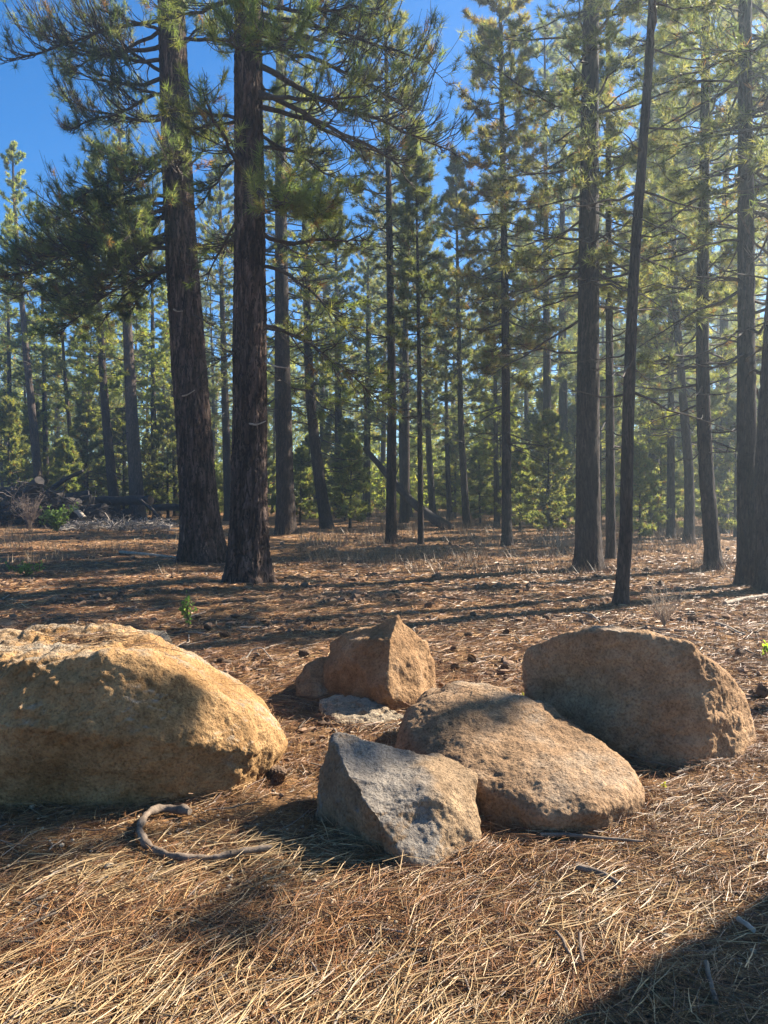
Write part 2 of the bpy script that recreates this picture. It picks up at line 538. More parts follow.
# the angular orange rock at the back
make_rock('boulder', 'angular peaked orange rock standing behind the flat pale stone', WP([
    (326, 640, 5.5), (345, 634, 5.45), (332, 668, 5.32), (325, 693, 5.42), (372, 629, 5.35), (398, 615, 5.25), (390, 640, 5.05),
    (386, 690, 4.92), (402, 712, 5.0), (427, 640, 5.3), (434, 662, 5.35), (434, 694, 5.3), (420, 708, 5.08), (350, 702, 5.15),
    (345, 640, 5.9), (400, 624, 5.7), (428, 650, 5.75)])
    + bury([(-0.42, 5.4), (-0.05, 4.98), (0.12, 5.0), (0.33, 5.3), (0.3, 5.8), (-0.4, 5.9)]),
    MAT['rock_back'], 0.0085, 10, [('fbm', 3, 0.025), ('facet', 4.5, 0.022), ('ridge', 6, 0.006), ('fbm', 11, 0.008), ('fbm', 36, 0.003)], 'five garden-size boulders set in a ring')

# the grey block in front
def grey_post(V, N):
    a = W(385, 775, 3.4)
    q = (V - a) / np.array([0.16, 0.2, 0.1])
    return -0.035 * np.exp(-(q ** 2).sum(1))


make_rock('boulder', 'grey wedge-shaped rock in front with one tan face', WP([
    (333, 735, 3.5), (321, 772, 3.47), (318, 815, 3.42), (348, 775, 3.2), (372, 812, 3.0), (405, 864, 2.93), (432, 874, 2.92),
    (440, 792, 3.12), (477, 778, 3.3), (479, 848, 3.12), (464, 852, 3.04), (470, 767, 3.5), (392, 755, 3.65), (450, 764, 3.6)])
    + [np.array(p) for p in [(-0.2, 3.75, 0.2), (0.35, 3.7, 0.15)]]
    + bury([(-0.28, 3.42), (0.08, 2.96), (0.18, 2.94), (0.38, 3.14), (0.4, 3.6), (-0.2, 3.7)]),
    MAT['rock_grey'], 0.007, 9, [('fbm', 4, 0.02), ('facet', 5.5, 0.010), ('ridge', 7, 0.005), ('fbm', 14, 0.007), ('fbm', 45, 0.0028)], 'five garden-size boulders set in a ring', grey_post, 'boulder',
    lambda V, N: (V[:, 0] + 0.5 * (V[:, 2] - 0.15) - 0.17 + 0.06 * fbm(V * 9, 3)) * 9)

make_rock('stone', 'small reddish brown rock tucked against the left of the orange rock', WP([
    (294, 678, 5.45), (304, 664, 5.5), (328, 656, 5.55), (333, 690, 5.35), (316, 700, 5.25), (297, 693, 5.35), (330, 665, 5.75)])
    + bury([(-0.62, 5.4), (-0.45, 5.25), (-0.3, 5.35), (-0.35, 5.75), (-0.6, 5.7)]),
    MAT['rock_back'], 0.011, 9, [('fbm', 4, 0.018), ('fbm', 12, 0.006)], None, None, 'rock')
make_rock('stone', 'flat pale pitted stone lying in front of the orange rock', WP([
    (318, 699, 4.98), (336, 695, 5.03), (366, 697, 5.03), (388, 705, 4.93), (407, 716, 4.78), (401, 730, 4.68), (370, 731, 4.66), (342, 728, 4.68), (325, 720, 4.8)])
    + bury([(-0.4, 4.95), (-0.25, 4.72), (0.08, 4.7), (0.13, 4.8), (0.0, 5.0), (-0.3, 5.05)], -0.04),
    MAT['rock_pale'], 0.008, 5, [('fbm', 5, 0.012), ('pit', 16, 0.03), ('fbm', 20, 0.006)], None, None, 'rock')
make_rock('stone', 'small brown stone half hidden behind the huge left boulder, at the photo edge', WP([
    (-10, 622, 8.1), (8, 618, 8.2), (22, 622, 8.1), (27, 632, 8.0), (-12, 634, 8.0), (5, 634, 7.9), (8, 622, 8.5)])
    + bury([(-4.2, 8.0), (-3.7, 8.0), (-4, 8.5)]), MAT['rock_mid'], 0.02, 6, [('fbm', 5, 0.02)], None, None, 'rock')
make_rock('stone', 'low grey stone behind the crest of the huge left boulder', WP([
    (140, 632, 6.0), (152, 628, 6.1), (166, 630, 6.1), (172, 638, 6.0), (155, 645, 5.9), (150, 632, 6.4)])
    + bury([(-1.9, 5.9), (-1.6, 5.9), (-1.75, 6.4)]), MAT['rock_pale'], 0.015, 6, [('fbm', 6, 0.015)], None, None, 'rock')

# ------------------------------------------------------------------ needle litter (fallen pine needles), grains, clods
def bundle(x, y, zoff, head, pitch, L, width, rng, mb, col):
    n = len(x)
    z = gz(x, y) + zoff
    d = np.stack([np.cos(head) * np.cos(pitch), np.sin(head) * np.cos(pitch), np.sin(pitch)], 1)
    side = np.stack([-np.sin(head), np.cos(head), np.zeros(n)], 1)
    bend = rng.normal(0, 0.035, n) * L
    lift = -np.abs(rng.normal(0, 0.02, n)) * L
    c = np.stack([x, y, z], 1)
    t = np.array([-0.5, 0.0, 0.5])
    P = c[:, None] + d[:, None] * (L[:, None, None] * t[None, :, None])
    k = (1 - 4 * t ** 2)[None, :, None]
    P = P + side[:, None] * bend[:, None, None] * k
    P[:, :, 2] -= lift[:, None] * k[:, :, 0]
    w = width[:, None] * np.array([0.9, 1.0, 0.35])[None]
    up = np.array([0, 0, 1.0])
    roll = rng.uniform(-0.6, 0.6, n)
    s2 = side * np.cos(roll)[:, None] + up * np.sin(roll)[:, None]
    u2 = np.cross(d, s2)
    A = P - s2[:, None] * w[:, :, None]; B = P + u2[:, None] * (w[:, :, None] * 0.9); Cc = P + s2[:, None] * w[:, :, None]
    V = np.stack([A, B, Cc], 2)                     # n,3,3(section),3
    idx = np.arange(n * 9).reshape(n, 3, 3)
    a = idx[:, :-1, :-1]; b = idx[:, :-1, 1:]; e = idx[:, 1:, 1:]; f = idx[:, 1:, :-1]
    q = np.stack([a, b, e, f], -1).reshape(-1, 4)
    mb.add(V.reshape(-1, 3), q, 0, np.repeat(col, 9, 0))


def litter_cols(n, rng):
    pal = np.array([(0.38, 0.235, 0.120), (0.28, 0.150, 0.066), (0.20, 0.094, 0.042), (0.095, 0.044, 0.023), (0.45, 0.335, 0.20), (0.18, 0.135, 0.10)])
    k = rng.choice(len(pal), n, p=[0.16, 0.24, 0.24, 0.23, 0.06, 0.07])
    return pal[k] * rng.uniform(0.6, 1.12, (n, 1)) * np.array([1.0, 0.92, 0.80])


rng = np.random.default_rng(3)
mb = MB()
M = 66000
y = np.exp(rng.uniform(np.log(1.55), np.log(15), M))
x = rng.uniform(-1, 1, M) * (0.56 * y + 0.35)
dens = fbm(np.stack([x * 1.3, y * 1.3, x * 0 + 2], 1), 3)
bare = np.exp(-(((x + 0.6) / 0.75) ** 2 + ((y - 2.85) / 0.33) ** 2)) + 0.7 * np.exp(-(((x - 0.05) / 0.3) ** 2 + ((y - 2.35) / 0.4) ** 2))
keep = rng.random(M) < np.clip(0.5 + 1.5 * dens - 1.0 * bare, 0.04, 1)
x, y, dens = x[keep], y[keep], dens[keep]
M = len(x)
fld = perlin(np.stack([x * 1.1, y * 1.1, x * 0 + 8], 1)) * 4.2 + 0.75
head = np.where(rng.random(M) < 0.9, rng.uniform(0, 2 * PI, M), fld + rng.normal(0, 0.35, M))
far_k = np.clip(y / 4.0, 1, 3.0)
for k in range(3):
    s = np.ones(M, bool) if k == 0 else rng.random(M) < 0.5
    n = s.sum()
    bundle(x[s] + rng.normal(0, 0.006, n), y[s] + rng.normal(0, 0.006, n), np.abs(rng.normal(0.004, 0.012, n)) + 0.02 * np.clip(dens[s], 0, 1),
           head[s] + rng.normal(0, 0.09, n), rng.normal(0, 0.06, n), rng.uniform(0.09, 0.19, n), rng.uniform(0.0008, 0.00155, n) * far_k[s], rng, mb, litter_cols(n, rng) * np.array([1, 0.97, 0.9]))
n = 130000
y = np.exp(rng.uniform(np.log(1.6), np.log(34), n)); x = rng.uniform(-1, 1, n) * (0.56 * y + 0.35)
kf = np.clip(y / 3.6, 0.9, 3.6)
bundle(x, y, np.abs(rng.normal(0.003, 0.006, n)), rng.uniform(0, 2 * PI, n), rng.normal(0, 0.12, n), rng.uniform(0.025, 0.09, n) * np.clip(kf, 1, 2.4), rng.uniform(0.0012, 0.0022, n) * kf, rng, mb,
       litter_cols(n, rng) * np.array([0.8, 0.78, 0.74]) * np.clip(y / 5, 1, 1.5)[:, None])
# pale fans of thick straw at the bottom left and bottom right
for (cx, cy, hd, n, sx, sy) in ((-0.9, 2.2, 0.95, 480, 0.33, 0.16), (-1.0, 2.9, 0.7, 260, 0.3, 0.12), (0.35, 2.3, 1.25, 220, 0.3, 0.2), (0.85, 2.65, 0.5, 300, 0.32, 0.2), (1.5, 3.2, 0.35, 260, 0.45, 0.25), (0.0, 2.1, 0.9, 320, 0.35, 0.12), (-0.35, 3.0, 0.35, 240, 0.3, 0.12)):
    xx = cx + rng.normal(0, sx, n); yy = np.maximum(cy + rng.normal(0, sy, n), 1.7)
    bundle(xx, yy, np.abs(rng.normal(0.02, 0.012, n)), hd + rng.normal(0, 0.6, n), rng.normal(0.02, 0.07, n), rng.uniform(0.11, 0.2, n), rng.uniform(0.0010, 0.0019, n), rng, mb,
           np.array([0.43, 0.285, 0.135]) * rng.uniform(0.35, 1.1, (n, 1)))
# needles banked up against the feet of the rocks
for lo, bs in FOOT:
    if len(lo) < 20: continue
    n = int(520 * min(1.0, np.ptp(lo[:, 0]) / 1.2))
    pk = lo[rng.integers(0, len(lo), n)]
    out = nrm((pk - bs)[:, :2])
    o2 = np.abs(rng.normal(0.0, 0.055, n))[:, None]
    xx, yy = (pk[:, :2] + out * (o2 + 0.01)).T
    tang = np.arctan2(out[:, 1], out[:, 0]) + PI / 2
    kf = np.clip(bs[1] / 4, 0.8, 1.8)
    bundle(xx, yy, np.clip(0.05 - o2[:, 0] * 0.5, 0.005, 1) * rng.random(n), np.where(rng.random(n) < 0.6, tang + rng.normal(0, 0.4, n), rng.uniform(0, 6.28, n)), rng.normal(0, 0.16, n), rng.uniform(0.08, 0.18, n), rng.uniform(0.0011, 0.002, n) * kf, rng, mb, litter_cols(n, rng) * 0.9)
# stray needles lying on the boulder tops
for (px, py, D, n) in ((470, 690, 4.15, 14), (540, 722, 3.95, 10), (600, 640, 4.6, 16), (660, 644, 4.5, 16), (150, 650, 3.95, 16), (220, 690, 3.95, 10)):
    c = W(px, py, D); xx = c[0] + rng.normal(0, 0.1, n); yy = c[1] + rng.normal(0, 0.05, n)
    bundle(xx, yy, c[2] + 0.012 - gz(xx, yy) + 0 * xx, rng.uniform(0, 6.28, n), rng.normal(0, 0.1, n), rng.uniform(0.08, 0.16, n), rng.uniform(0.0011, 0.0018, n), rng, mb, litter_cols(n, rng))
# needles caught in the crevice on top of the huge boulder
n = 420
bx = rng.normal(-1.57, 0.19, n); by = rng.normal(4.12, 0.08, n)
zz = 0.585 + 0.06 * np.clip((by - 4.12) / 0.1, -1, 1) + np.abs(rng.normal(0.0, 0.02, n))
bundle(bx, by, zz - gz(bx, by), rng.normal(0.25, 0.5, n), rng.normal(0, 0.15, n), rng.uniform(0.1, 0.19, n), rng.uniform(0.0012, 0.002, n), rng, mb, litter_cols(n, rng) * 0.85)
tag(link('needle_litter', mb.mesh('needle_litter', [MAT['litter']], False)), 'fallen dry pine needles strewn over the forest floor and the huge boulder', 'pine needles', kind='stuff')

ico = bmesh.new(); bmesh.ops.create_icosphere(ico, subdivisions=1, radius=1)
IV = np.array([v.co[:] for v in ico.verts]); ico.verts.index_update(); IF = np.array([[v.index for v in f.verts] for f in ico.faces]); ico.free()
ico = bmesh.new(); bmesh.ops.create_icosphere(ico, subdivisions=2, radius=1)
IV2 = np.array([v.co[:] for v in ico.verts]); IF2 = np.array([[v.index for v in f.verts] for f in ico.faces]); ico.free()


def lumps(mb, x, y, r, rng, cols, flat=0.6, rough=0.3, big=False, sink=0.2):
    v0, f0 = (IV2, IF2) if big else (IV, IF)
    n, k = len(x), len(v0)
    sc = r[:, None] * np.stack([rng.uniform(0.7, 1.3, n), rng.uniform(0.7, 1.3, n), flat * rng.uniform(0.7, 1.2, n)], 1)
    V = v0[None] * (1 + rng.normal(0, rough, (n, k, 1)) * 0.6)
    V = V * sc[:, None]
    a = rng.uniform(0, 2 * PI, n); c, s = np.cos(a)[:, None], np.sin(a)[:, None]
    V = np.stack([V[:, :, 0] * c - V[:, :, 1] * s, V[:, :, 0] * s + V[:, :, 1] * c, V[:, :, 2]], -1)
    V = V + np.stack([x, y, gz(x, y) + r * flat * (1 - 2 * sink)], 1)[:, None]
    Fa = (f0[None] + (np.arange(n) * k)[:, None, None]).reshape(-1, 3)
    mb.add(V.reshape(-1, 3), Fa, 0, np.repeat(cols, k, 0))


mb = MB()
n = 9000
y = np.exp(rng.uniform(np.log(1.6), np.log(4.2), n)); x = rng.uniform(-1, 1, n) * (0.55 * y + 0.2)
w = np.exp(-(((x + 0.5) / 0.8) ** 2 + ((y - 2.8) / 0.4) ** 2)) + 0.12
k = rng.random(n) < w; x, y = x[k], y[k]; n = len(x)
lumps(mb, x, y, rng.gamma(3, 0.0013, n) + 0.0015, rng, np.array([0.42, 0.32, 0.21]) * rng.uniform(0.45, 1.25, (n, 1)), 0.75, 0.15, False, 0.1)
tag(link('gravel', mb.mesh('gravel', [MAT['grain']], False)), 'pale pumice grains scattered in the bare dirt of the foreground', 'gravel', kind='stuff')

mb = MB()
n = 30000
y = np.exp(rng.uniform(np.log(3.6), np.log(32), n)); x = rng.uniform(-1, 1, n) * (0.56 * y + 0.5)
dn = fbm(np.stack([x * 0.9, y * 0.9, x * 0 + 5], 1), 3)
k = rng.random(n) < np.clip(0.16 + 1.9 * dn, 0.015, 1); x, y = x[k], y[k]; n = len(x)
lumps(mb, x, y, np.minimum(rng.gamma(2.2, 0.0055, n) + 0.004, 0.045) * np.clip(y / 7, 0.6, 1.5), rng, np.array([0.14, 0.084, 0.05]) * rng.uniform(0.4, 1.7, (n, 1)), 0.6, 0.55, False, 0.15)
tag(link('duff', mb.mesh('duff', [MAT['duff']], False)), 'dark crumbs of duff, bark and soil on the forest floor', 'duff', kind='stuff')


# pine cones
def cone_mesh():
    mb = MB(); rg = np.random.default_rng(8)
    th = np.linspace(0, 2 * PI, 9)[:-1]; zz = np.linspace(-1, 1, 7)
    r = 0.72 * np.sqrt(np.clip(1 - zz ** 2, 0.02, 1))
    V = np.stack([r[:, None] * np.cos(th), r[:, None] * np.sin(th), np.repeat(zz[:, None] * 1.35, 8, 1)], -1).reshape(-1, 3)
    idx = np.arange(56).reshape(7, 8); a = idx[:-1]; b = idx[1:]
    mb.add(V * 0.028, np.stack([a, np.roll(a, -1, 1), np.roll(b, -1, 1), b], -1).reshape(-1, 4))
    for i in range(90):
        z = -1.25 + 2.5 * i / 90; rr = 0.75 * math.sqrt(max(0.05, 1 - (z / 1.4) ** 2)); a = i * 2.39996
        c = np.array([math.cos(a), math.sin(a), 0]); s = np.array([-math.sin(a), math.cos(a), 0]); u = np.array([0, 0, 1.0])
        p = c * rr + u * z
        Vq = np.array([p - s * 0.16, p + s * 0.16, p + s * 0.2 + c * 0.36 + u * 0.22, p + c * 0.5 + u * 0.33, p - s * 0.2 + c * 0.36 + u * 0.22])
        mb.add(Vq * 0.028, np.array([[0, 1, 2, 3, 4]]))
    return mb.mesh('pine_cone', [MAT['cone']], False)


cme = cone_mesh()
rg = np.random.default_rng(21)
cpx = [(300, 655), (285, 772), (272, 780), (255, 775), (470, 640), (455, 655), (448, 668), (480, 660), (420, 612), (395, 603),
       (230, 640), (215, 628), (250, 622), (270, 630), (225, 660), (310, 630), (545, 622), (735, 655), (470, 618), (120, 605), (60, 600), (760, 700), (690, 625), (500, 675), (515, 640)]
for i, (px, py) in enumerate(cpx):
    X, Y, Z = onground(px + rg.uniform(-9, 9), py + rg.uniform(-5, 5))
    o = link('pine_cone', cme, None, (X, Y, Z + 0.028))
    o.rotation_euler = (rg.uniform(1.2, 1.9), rg.uniform(-0.4, 0.4), rg.uniform(0, 6.28)); s = rg.uniform(0.7, 1.25); o.scale = (s, s, s * rg.uniform(1.0, 1.3))
    tag(o, 'dark brown open pine cone lying on the needle-covered ground', 'pine cone', 'pine cones scattered round the boulders')


# ------------------------------------------------------------------ sticks on the ground
def smoothpath(P, n):
    P = np.array(P, float)
    d = np.r_[0, np.cumsum(np.linalg.norm(np.diff(P, axis=0), axis=1))]
    t = np.linspace(0, d[-1], n)
    Q = np.stack([np.interp(t, d, P[:, k]) for k in range(3)], 1)
    for _ in range(max(2, n // 10)):
        Q[1:-1] = (Q[:-2] + 2 * Q[1:-1] + Q[2:]) / 4
    return Q


def stick(name, label, pix, r0, r1, mat, cat='stick', lift=0.01, n=40, group=None, jag=0.12):
    pts = []
    for p in pix:
        X, Y, Z = onground(p[0], p[1]); pts.append((X, Y, Z + lift + (p[2] if len(p) > 2 else 0)))
    Q = smoothpath(pts, n)
    base = Q.mean(0); Q = Q - base
    r = np.linspace(r0, r1, n)
    s = 10
    V, q = tubes(Q[None], r[None], s)
    k = fbm(V * (0.35 / max(r0, 0.004)) + 5, 3)
    ctr = np.repeat(Q, s, 0)
    V = ctr + (V - ctr) * (1 + jag * 2 * k)[:, None]
    mb = MB(); mb.add(V, q)
    mb.add(V[:s], np.arange(s)[None, ::-1]); mb.add(V[-s:], np.arange(s)[None])
    o = link(name, mb.mesh(name, [mat]), None, tuple(base))
    tag(o, label, cat, group)
    return o


stick('stick', 'thick grey branch bent in a hook in front of the huge left boulder',
      [(190, 819), (176, 815), (160, 815), (147, 822), (139, 836), (143, 851), (160, 862), (185, 868), (215, 866), (245, 861), (272, 857)], 0.017, 0.011, MAT['stick'], 'branch', 0.032, 70, None, 0.3)
stick('stick', 'short curved grey stick lying on straw in front of the loaf-shaped boulder', [(576, 874), (592, 877), (606, 882), (620, 890)], 0.013, 0.008, MAT['stick'], 'stick', 0.03)
stick('stick', 'long thin dark stick along the front foot of the loaf-shaped boulder', [(540, 843), (563, 842), (600, 846), (643, 849)], 0.009, 0.005, MAT['stick'], 'stick', 0.03)
stick('stick', 'thin grey broken twig lying in the straw at the bottom centre', [(556, 944), (563, 952), (566, 960), (577, 974)], 0.0055, 0.004, MAT['stick'], 'stick', 0.035, 20)
stick('stick', 'stubby grey twig just right of the thin grey broken twig', [(580, 947), (580, 958), (583, 972)], 0.006, 0.005, MAT['stick'], 'stick', 0.035, 16)
stick('stick', 'short grey stick in the dark shadow at the bottom right', [(706, 975), (709, 990), (716, 1014)], 0.008, 0.006, MAT['stick'], 'stick', 0.03, 20)
stick('stick', 'small grey chip of wood at the edge of the bottom right shadow', [(738, 926), (746, 931), (754, 938)], 0.009, 0.007, MAT['stick_pale'], 'stick', 0.03, 14)
stick('stick', 'thin brown stick lying against the foot of the blunt tan boulder', [(676, 775), (700, 769), (734, 760), (752, 752)], 0.009, 0.005, MAT['stick'], 'stick', 0.012)
stick('stick', 'thin bleached twig arched over the ground behind the huge left boulder', [(246, 660, 0), (252, 658, 0.06), (262, 658, 0.08), (274, 662, 0.0)], 0.007, 0.004, MAT['stick_pale'], 'stick', 0.012)
stick('stick', 'pale forked-looking stick lying right of the dry shrub near the right edge', [(716, 625), (728, 628), (738, 634), (745, 637)], 0.016, 0.010, MAT['stick_pale'], 'stick', 0.015)
stick('stick', 'pale bare stick on the shaded ground behind the blunt tan boulder', [(582, 615), (592, 618), (600, 626)], 0.012, 0.007, MAT['stick_pale'], 'stick', 0.04)
stick('stick', 'pale branch lying in the sunny patch by the right edge', [(725, 605), (742, 601), (768, 597)], 0.03, 0.015, MAT['stick_pale'], 'stick', 0.03)
stick('stick', 'grey fallen branch on the ground left of the two big trunks', [(120, 553), (150, 556), (182, 560)], 0.04, 0.02, MAT['stick_pale'], 'branch', 0.03)


# small fallen twigs and bark flakes among the needles
mb = MB(); n = 1500
y = np.exp(rng.uniform(np.log(2.0), np.log(22), n)); x = rng.uniform(-1, 1, n) * (0.56 * y + 0.4)
dn = fbm(np.stack([x * 0.6, y * 0.6, x * 0 + 15], 1), 2); k = rng.random(n) < np.clip(0.3 + 1.6 * dn, 0.03, 1); x, y = x[k], y[k]; n = len(x)
hd = rng.uniform(0, 6.28, n); l = rng.uniform(0.06, 0.3, n) * np.clip(y / 5, 0.8, 2)
d = np.stack([np.cos(hd), np.sin(hd), rng.normal(0, 0.08, n)], 1)
P = np.stack([x, y, gz(x, y) + 0.012], 1)[:, None] + d[:, None] * (l[:, None] * np.linspace(-0.5, 0.5, 5))[:, :, None] + np.cumsum(rng.normal(0, 0.05, (n, 5, 3)) * [1, 1, 0.15], 1) * l[:, None, None]
V, q = tubes(P, rng.uniform(0.0022, 0.006, (n, 1)) * np.clip(y / 4, 0.8, 2)[:, None] * np.array([1, 1, 0.9, 0.8, 0.6]), 5)
mb.add(V, q, 0, np.repeat(np.array([0.2, 0.155, 0.115]) * rng.uniform(0.3, 1.5, (n, 1)), 25, 0))
tag(link('twig_litter', mb.mesh('twig_litter', [MAT['duff']])), 'small dead twigs strewn among the fallen needles', 'twigs', kind='stuff')

# ------------------------------------------------------------------ trees
GREENS = np.array([(0.088, 0.108, 0.044), (0.112, 0.122, 0.050), (0.068, 0.088, 0.042), (0.150, 0.146, 0.060)])


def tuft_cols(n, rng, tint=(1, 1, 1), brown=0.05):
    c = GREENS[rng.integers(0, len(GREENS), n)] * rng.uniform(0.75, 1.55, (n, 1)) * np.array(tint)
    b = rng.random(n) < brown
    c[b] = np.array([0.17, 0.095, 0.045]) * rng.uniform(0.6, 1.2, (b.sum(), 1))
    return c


def crown_mesh(rng, axis, H, hb, R, nl=80, nt=11, K=14, nlen=0.17, w=0.008, elow=-18, ehigh=35, up=0.25, shape='cone', tufts=4, tint=(1, 1, 1), brown=0.05, dead=0, deadlow=2.0, sides=3, twl=0.4):
    """limbs, twigs and needle tufts round the trunk axis, as one crown mesh"""
    mb = MB()
    Kp = 6
    t = np.linspace(0, 1, Kp)
    for phase in ('live', 'dead'):
        n = nl if phase == 'live' else dead
        if n == 0: continue
        if phase == 'live':
            rel = np.sort((np.arange(n) + rng.random(n)) / n) ** 0.92
            h = hb + (H - hb) * rel
            if shape == 'cone': pr = (1 - rel) ** 0.75 * np.minimum(1, 0.5 + rel * 3.0) + 0.06
            else: pr = (1 - rel ** 2.2) ** 0.6 * np.minimum(1, 0.45 + rel * 3.5) + 0.06
            L = R * pr * rng.uniform(0.6, 1.12, n)
            e0 = np.radians(elow + (ehigh - elow) * rel + rng.normal(0, 8, n))
            upk = up
        else:
            h = rng.uniform(deadlow, hb + 0.25 * (H - hb), n); rel = h / H
            L = R * rng.uniform(0.25, 0.85, n); e0 = np.radians(rng.normal(-8, 12, n)); upk = up * 0.3
        az = np.arange(n) * 2.39996 + rng.normal(0, 0.5, n)
        dh = np.stack([np.cos(az), np.sin(az), np.zeros(n)], 1)
        base = axis(h)
        wig = np.cumsum(rng.normal(0, 0.035, (n, Kp, 3)), 1) * L[:, None, None]; wig[:, 0] = 0
        P = base[:, None] + dh[:, None] * (L[:, None] * t)[:, :, None] + wig
        P[:, :, 2] += L[:, None] * (np.tan(e0)[:, None] * t + upk * t ** 2)
        r = (0.008 + 0.011 * L)[:, None] * (1 - 0.8 * t)[None]
        V, q = tubes(P, r, sides + 1)
        mb.add(V, q, 0)
        # twigs
        m = nt if phase == 'live' else max(2, nt // 2)
        N = n * m
        i = np.repeat(np.arange(n), m)
        tt = rng.uniform(0.22, 1.0, N) ** 0.85
        p0, tg = lerp_rows(P[i], tt)
        sgn = rng.choice([-1, 1], N)
        phi = sgn * np.radians(rng.uniform(20, 75, N))
        d2 = dh[i]; pe = np.stack([-d2[:, 1], d2[:, 0], np.zeros(N)], 1)
        dt = nrm(tg * np.cos(phi)[:, None] + pe * np.sin(phi)[:, None] + np.array([0, 0, 1]) * rng.normal(0.05, 0.28, N)[:, None])
        tl = np.maximum(0.15, twl * L[i] * (1.15 - 0.75 * tt) * rng.uniform(0.6, 1.25, N))
        s = np.linspace(0, 1, 4)
        TP = p0[:, None] + dt[:, None] * (tl[:, None] * s)[:, :, None]
        TP[:, :, 2] += (tl * rng.uniform(-0.1, 0.5, N))[:, None] * s ** 2
        tr = np.repeat(0.0055 + 0.0035 * tl[:, None], 4, 1) * (1 - 0.6 * s)[None]
        V, q = tubes(TP, tr, sides)
        mb.add(V, q, 0)
        if phase == 'dead': continue
        tips, dirs = [TP[:, -1]], [nrm(TP[:, -1] - TP[:, -2])]
        for k in range(tufts - 1):
            a, b = lerp_rows(TP, rng.uniform(0.3, 0.95, N)); tips.append(a); dirs.append(nrm(b + rng.normal(0, 0.45, b.shape)))
        a, b = lerp_rows(P, np.full(n, 0.99)); tips.append(a); dirs.append(b)
        tips = np.concatenate(tips); dirs = nrm(np.concatenate(dirs) + np.array([0, 0, 0.3]))
        needles(mb, tips, dirs, K, nlen, w, rng, 1, tuft_cols(len(tips), rng, tint, brown))
    return mb


def trunk_mesh(axis, H, r0, sides=14, rings=40, flare=0.3, relief=0.0, rng=None, top=0.12):
    z = np.linspace(0, 1, rings) ** 1.25 * H
    z = np.r_[-0.15, z]
    P = axis(z)
    rr = r0 * (top + (1 - top) * (1 - np.clip(z, 0, None) / H) ** 0.85) * (1 + flare * np.exp(-np.clip(z, 0, None) / (r0 * 1.4)))
    th = np.arange(sides) * 2 * PI / sides
    c = np.stack([np.cos(th), np.sin(th)], 1)
    K = len(z)
    A, Z = np.meshgrid(th, z)
    q = np.stack([np.cos(A).ravel() * r0 * 3, np.sin(A).ravel() * r0 * 3, Z.ravel() * 0.5], 1)
    f = 1 + 0.05 * fbm(q * 1.5, 3)
    fl = np.exp(-np.clip(Z.ravel(), 0, None) / (r0 * 1.2))
    f = f + fl * 0.16 * np.sin(5 * A.ravel() + 1.3) * flare * 2
    R = np.repeat(rr, sides) * f
    if relief > 0:
        u = np.stack([np.cos(A).ravel() * r0, np.sin(A).ravel() * r0, Z.ravel()], 1)
        wv = 0.05 * np.stack([perlin(u * 5 + 3), perlin(u * 5 + 8), perlin(u * 5 + 12)], 1)
        n1 = perlin((u + wv) * [15, 15, 2.6]); n2 = perlin((u + wv) * [26, 26, 7] + 40)
        fur = np.clip(1 - np.abs(n1) / 0.24, 0, 1); fur2 = np.clip(1 - np.abs(n2) / 0.2, 0, 1)
        R = R - relief * (fur ** 1.3 + 0.4 * fur2) + relief * 0.35 * fbm(u * 22, 3)
    V = np.repeat(P, sides, 0) + np.stack([np.cos(A).ravel() * R, np.sin(A).ravel() * R, np.zeros(K * sides)], 1)
    idx = np.arange(K * sides).reshape(K, sides); a = idx[:-1]; b = idx[1:]
    mb = MB(); mb.add(V, np.stack([a, np.roll(a, -1, 1), np.roll(b, -1, 1), b], -1).reshape(-1, 4))
    return mb


def path_axis(pix, D, H, dy=None):
    """trunk axis in tree-local space from the column it follows up the picture"""
    P = np.array([W(px, py, D) for px, py in pix]); P = P[np.argsort(P[:, 2])]
    zb = P[0, 2]
    zl = P[:, 2] - zb; xl = P[:, 0] - P[0, 0]
    if zl[-1] < H:
        sl = (xl[-1] - xl[-2]) / max(zl[-1] - zl[-2], 0.1)
        zl = np.r_[zl, H + 1]; xl = np.r_[xl, xl[-1] + sl * 0.6 * (H + 1 - zl[-2])]
    zz = np.linspace(0, H + 1, 120); xx = np.interp(zz, zl, xl)
    k = np.ones(15) / 15
    xp = np.r_[2 * xx[0] - xx[7:0:-1], xx, 2 * xx[-1] - xx[-2:-9:-1]]
    xx = np.convolve(xp, k, 'valid'); xx -= xx[0]

    def ax(z):
        z = np.asarray(z, float)
        return np.stack([np.interp(z, zz, xx), z * (dy or 0.0), z], -1)
    return ax, P[0, 0]


def tree_empty(x, y, label, group=None, name='pine_tree', zoff=0.0):
    e = bpy.data.objects.new(name, None); COL.objects.link(e)
    e.location = (x, y, gz1(x, y) + zoff); e.empty_display_size = 0.3
    return tag(e, label, 'tree', group)


def key_tree(label, pix, D, wpx, H, hb, R, seed, group=None, mat='bark', **kw):
    ax, x0 = path_axis(pix, D, H)
    e = tree_empty(x0, D, label, group)
    rg = np.random.default_rng(seed)
    r0 = wpx / F * D / 2 * 1.06
    link('trunk', trunk_mesh(ax, H, r0, 36, 240, 0.32, min(0.016, r0 * 0.09)).mesh('trunk', [MAT[mat]]), e)
    kw.setdefault('K', 14); kw.setdefault('nlen', 0.17); kw.setdefault('w', 0.0045 + 0.00022 * D)
    link('crown', crown_mesh(rg, ax, H, hb, R, **kw).mesh('crown', [MAT['twig'], MAT['needle']], False), e)
    return e


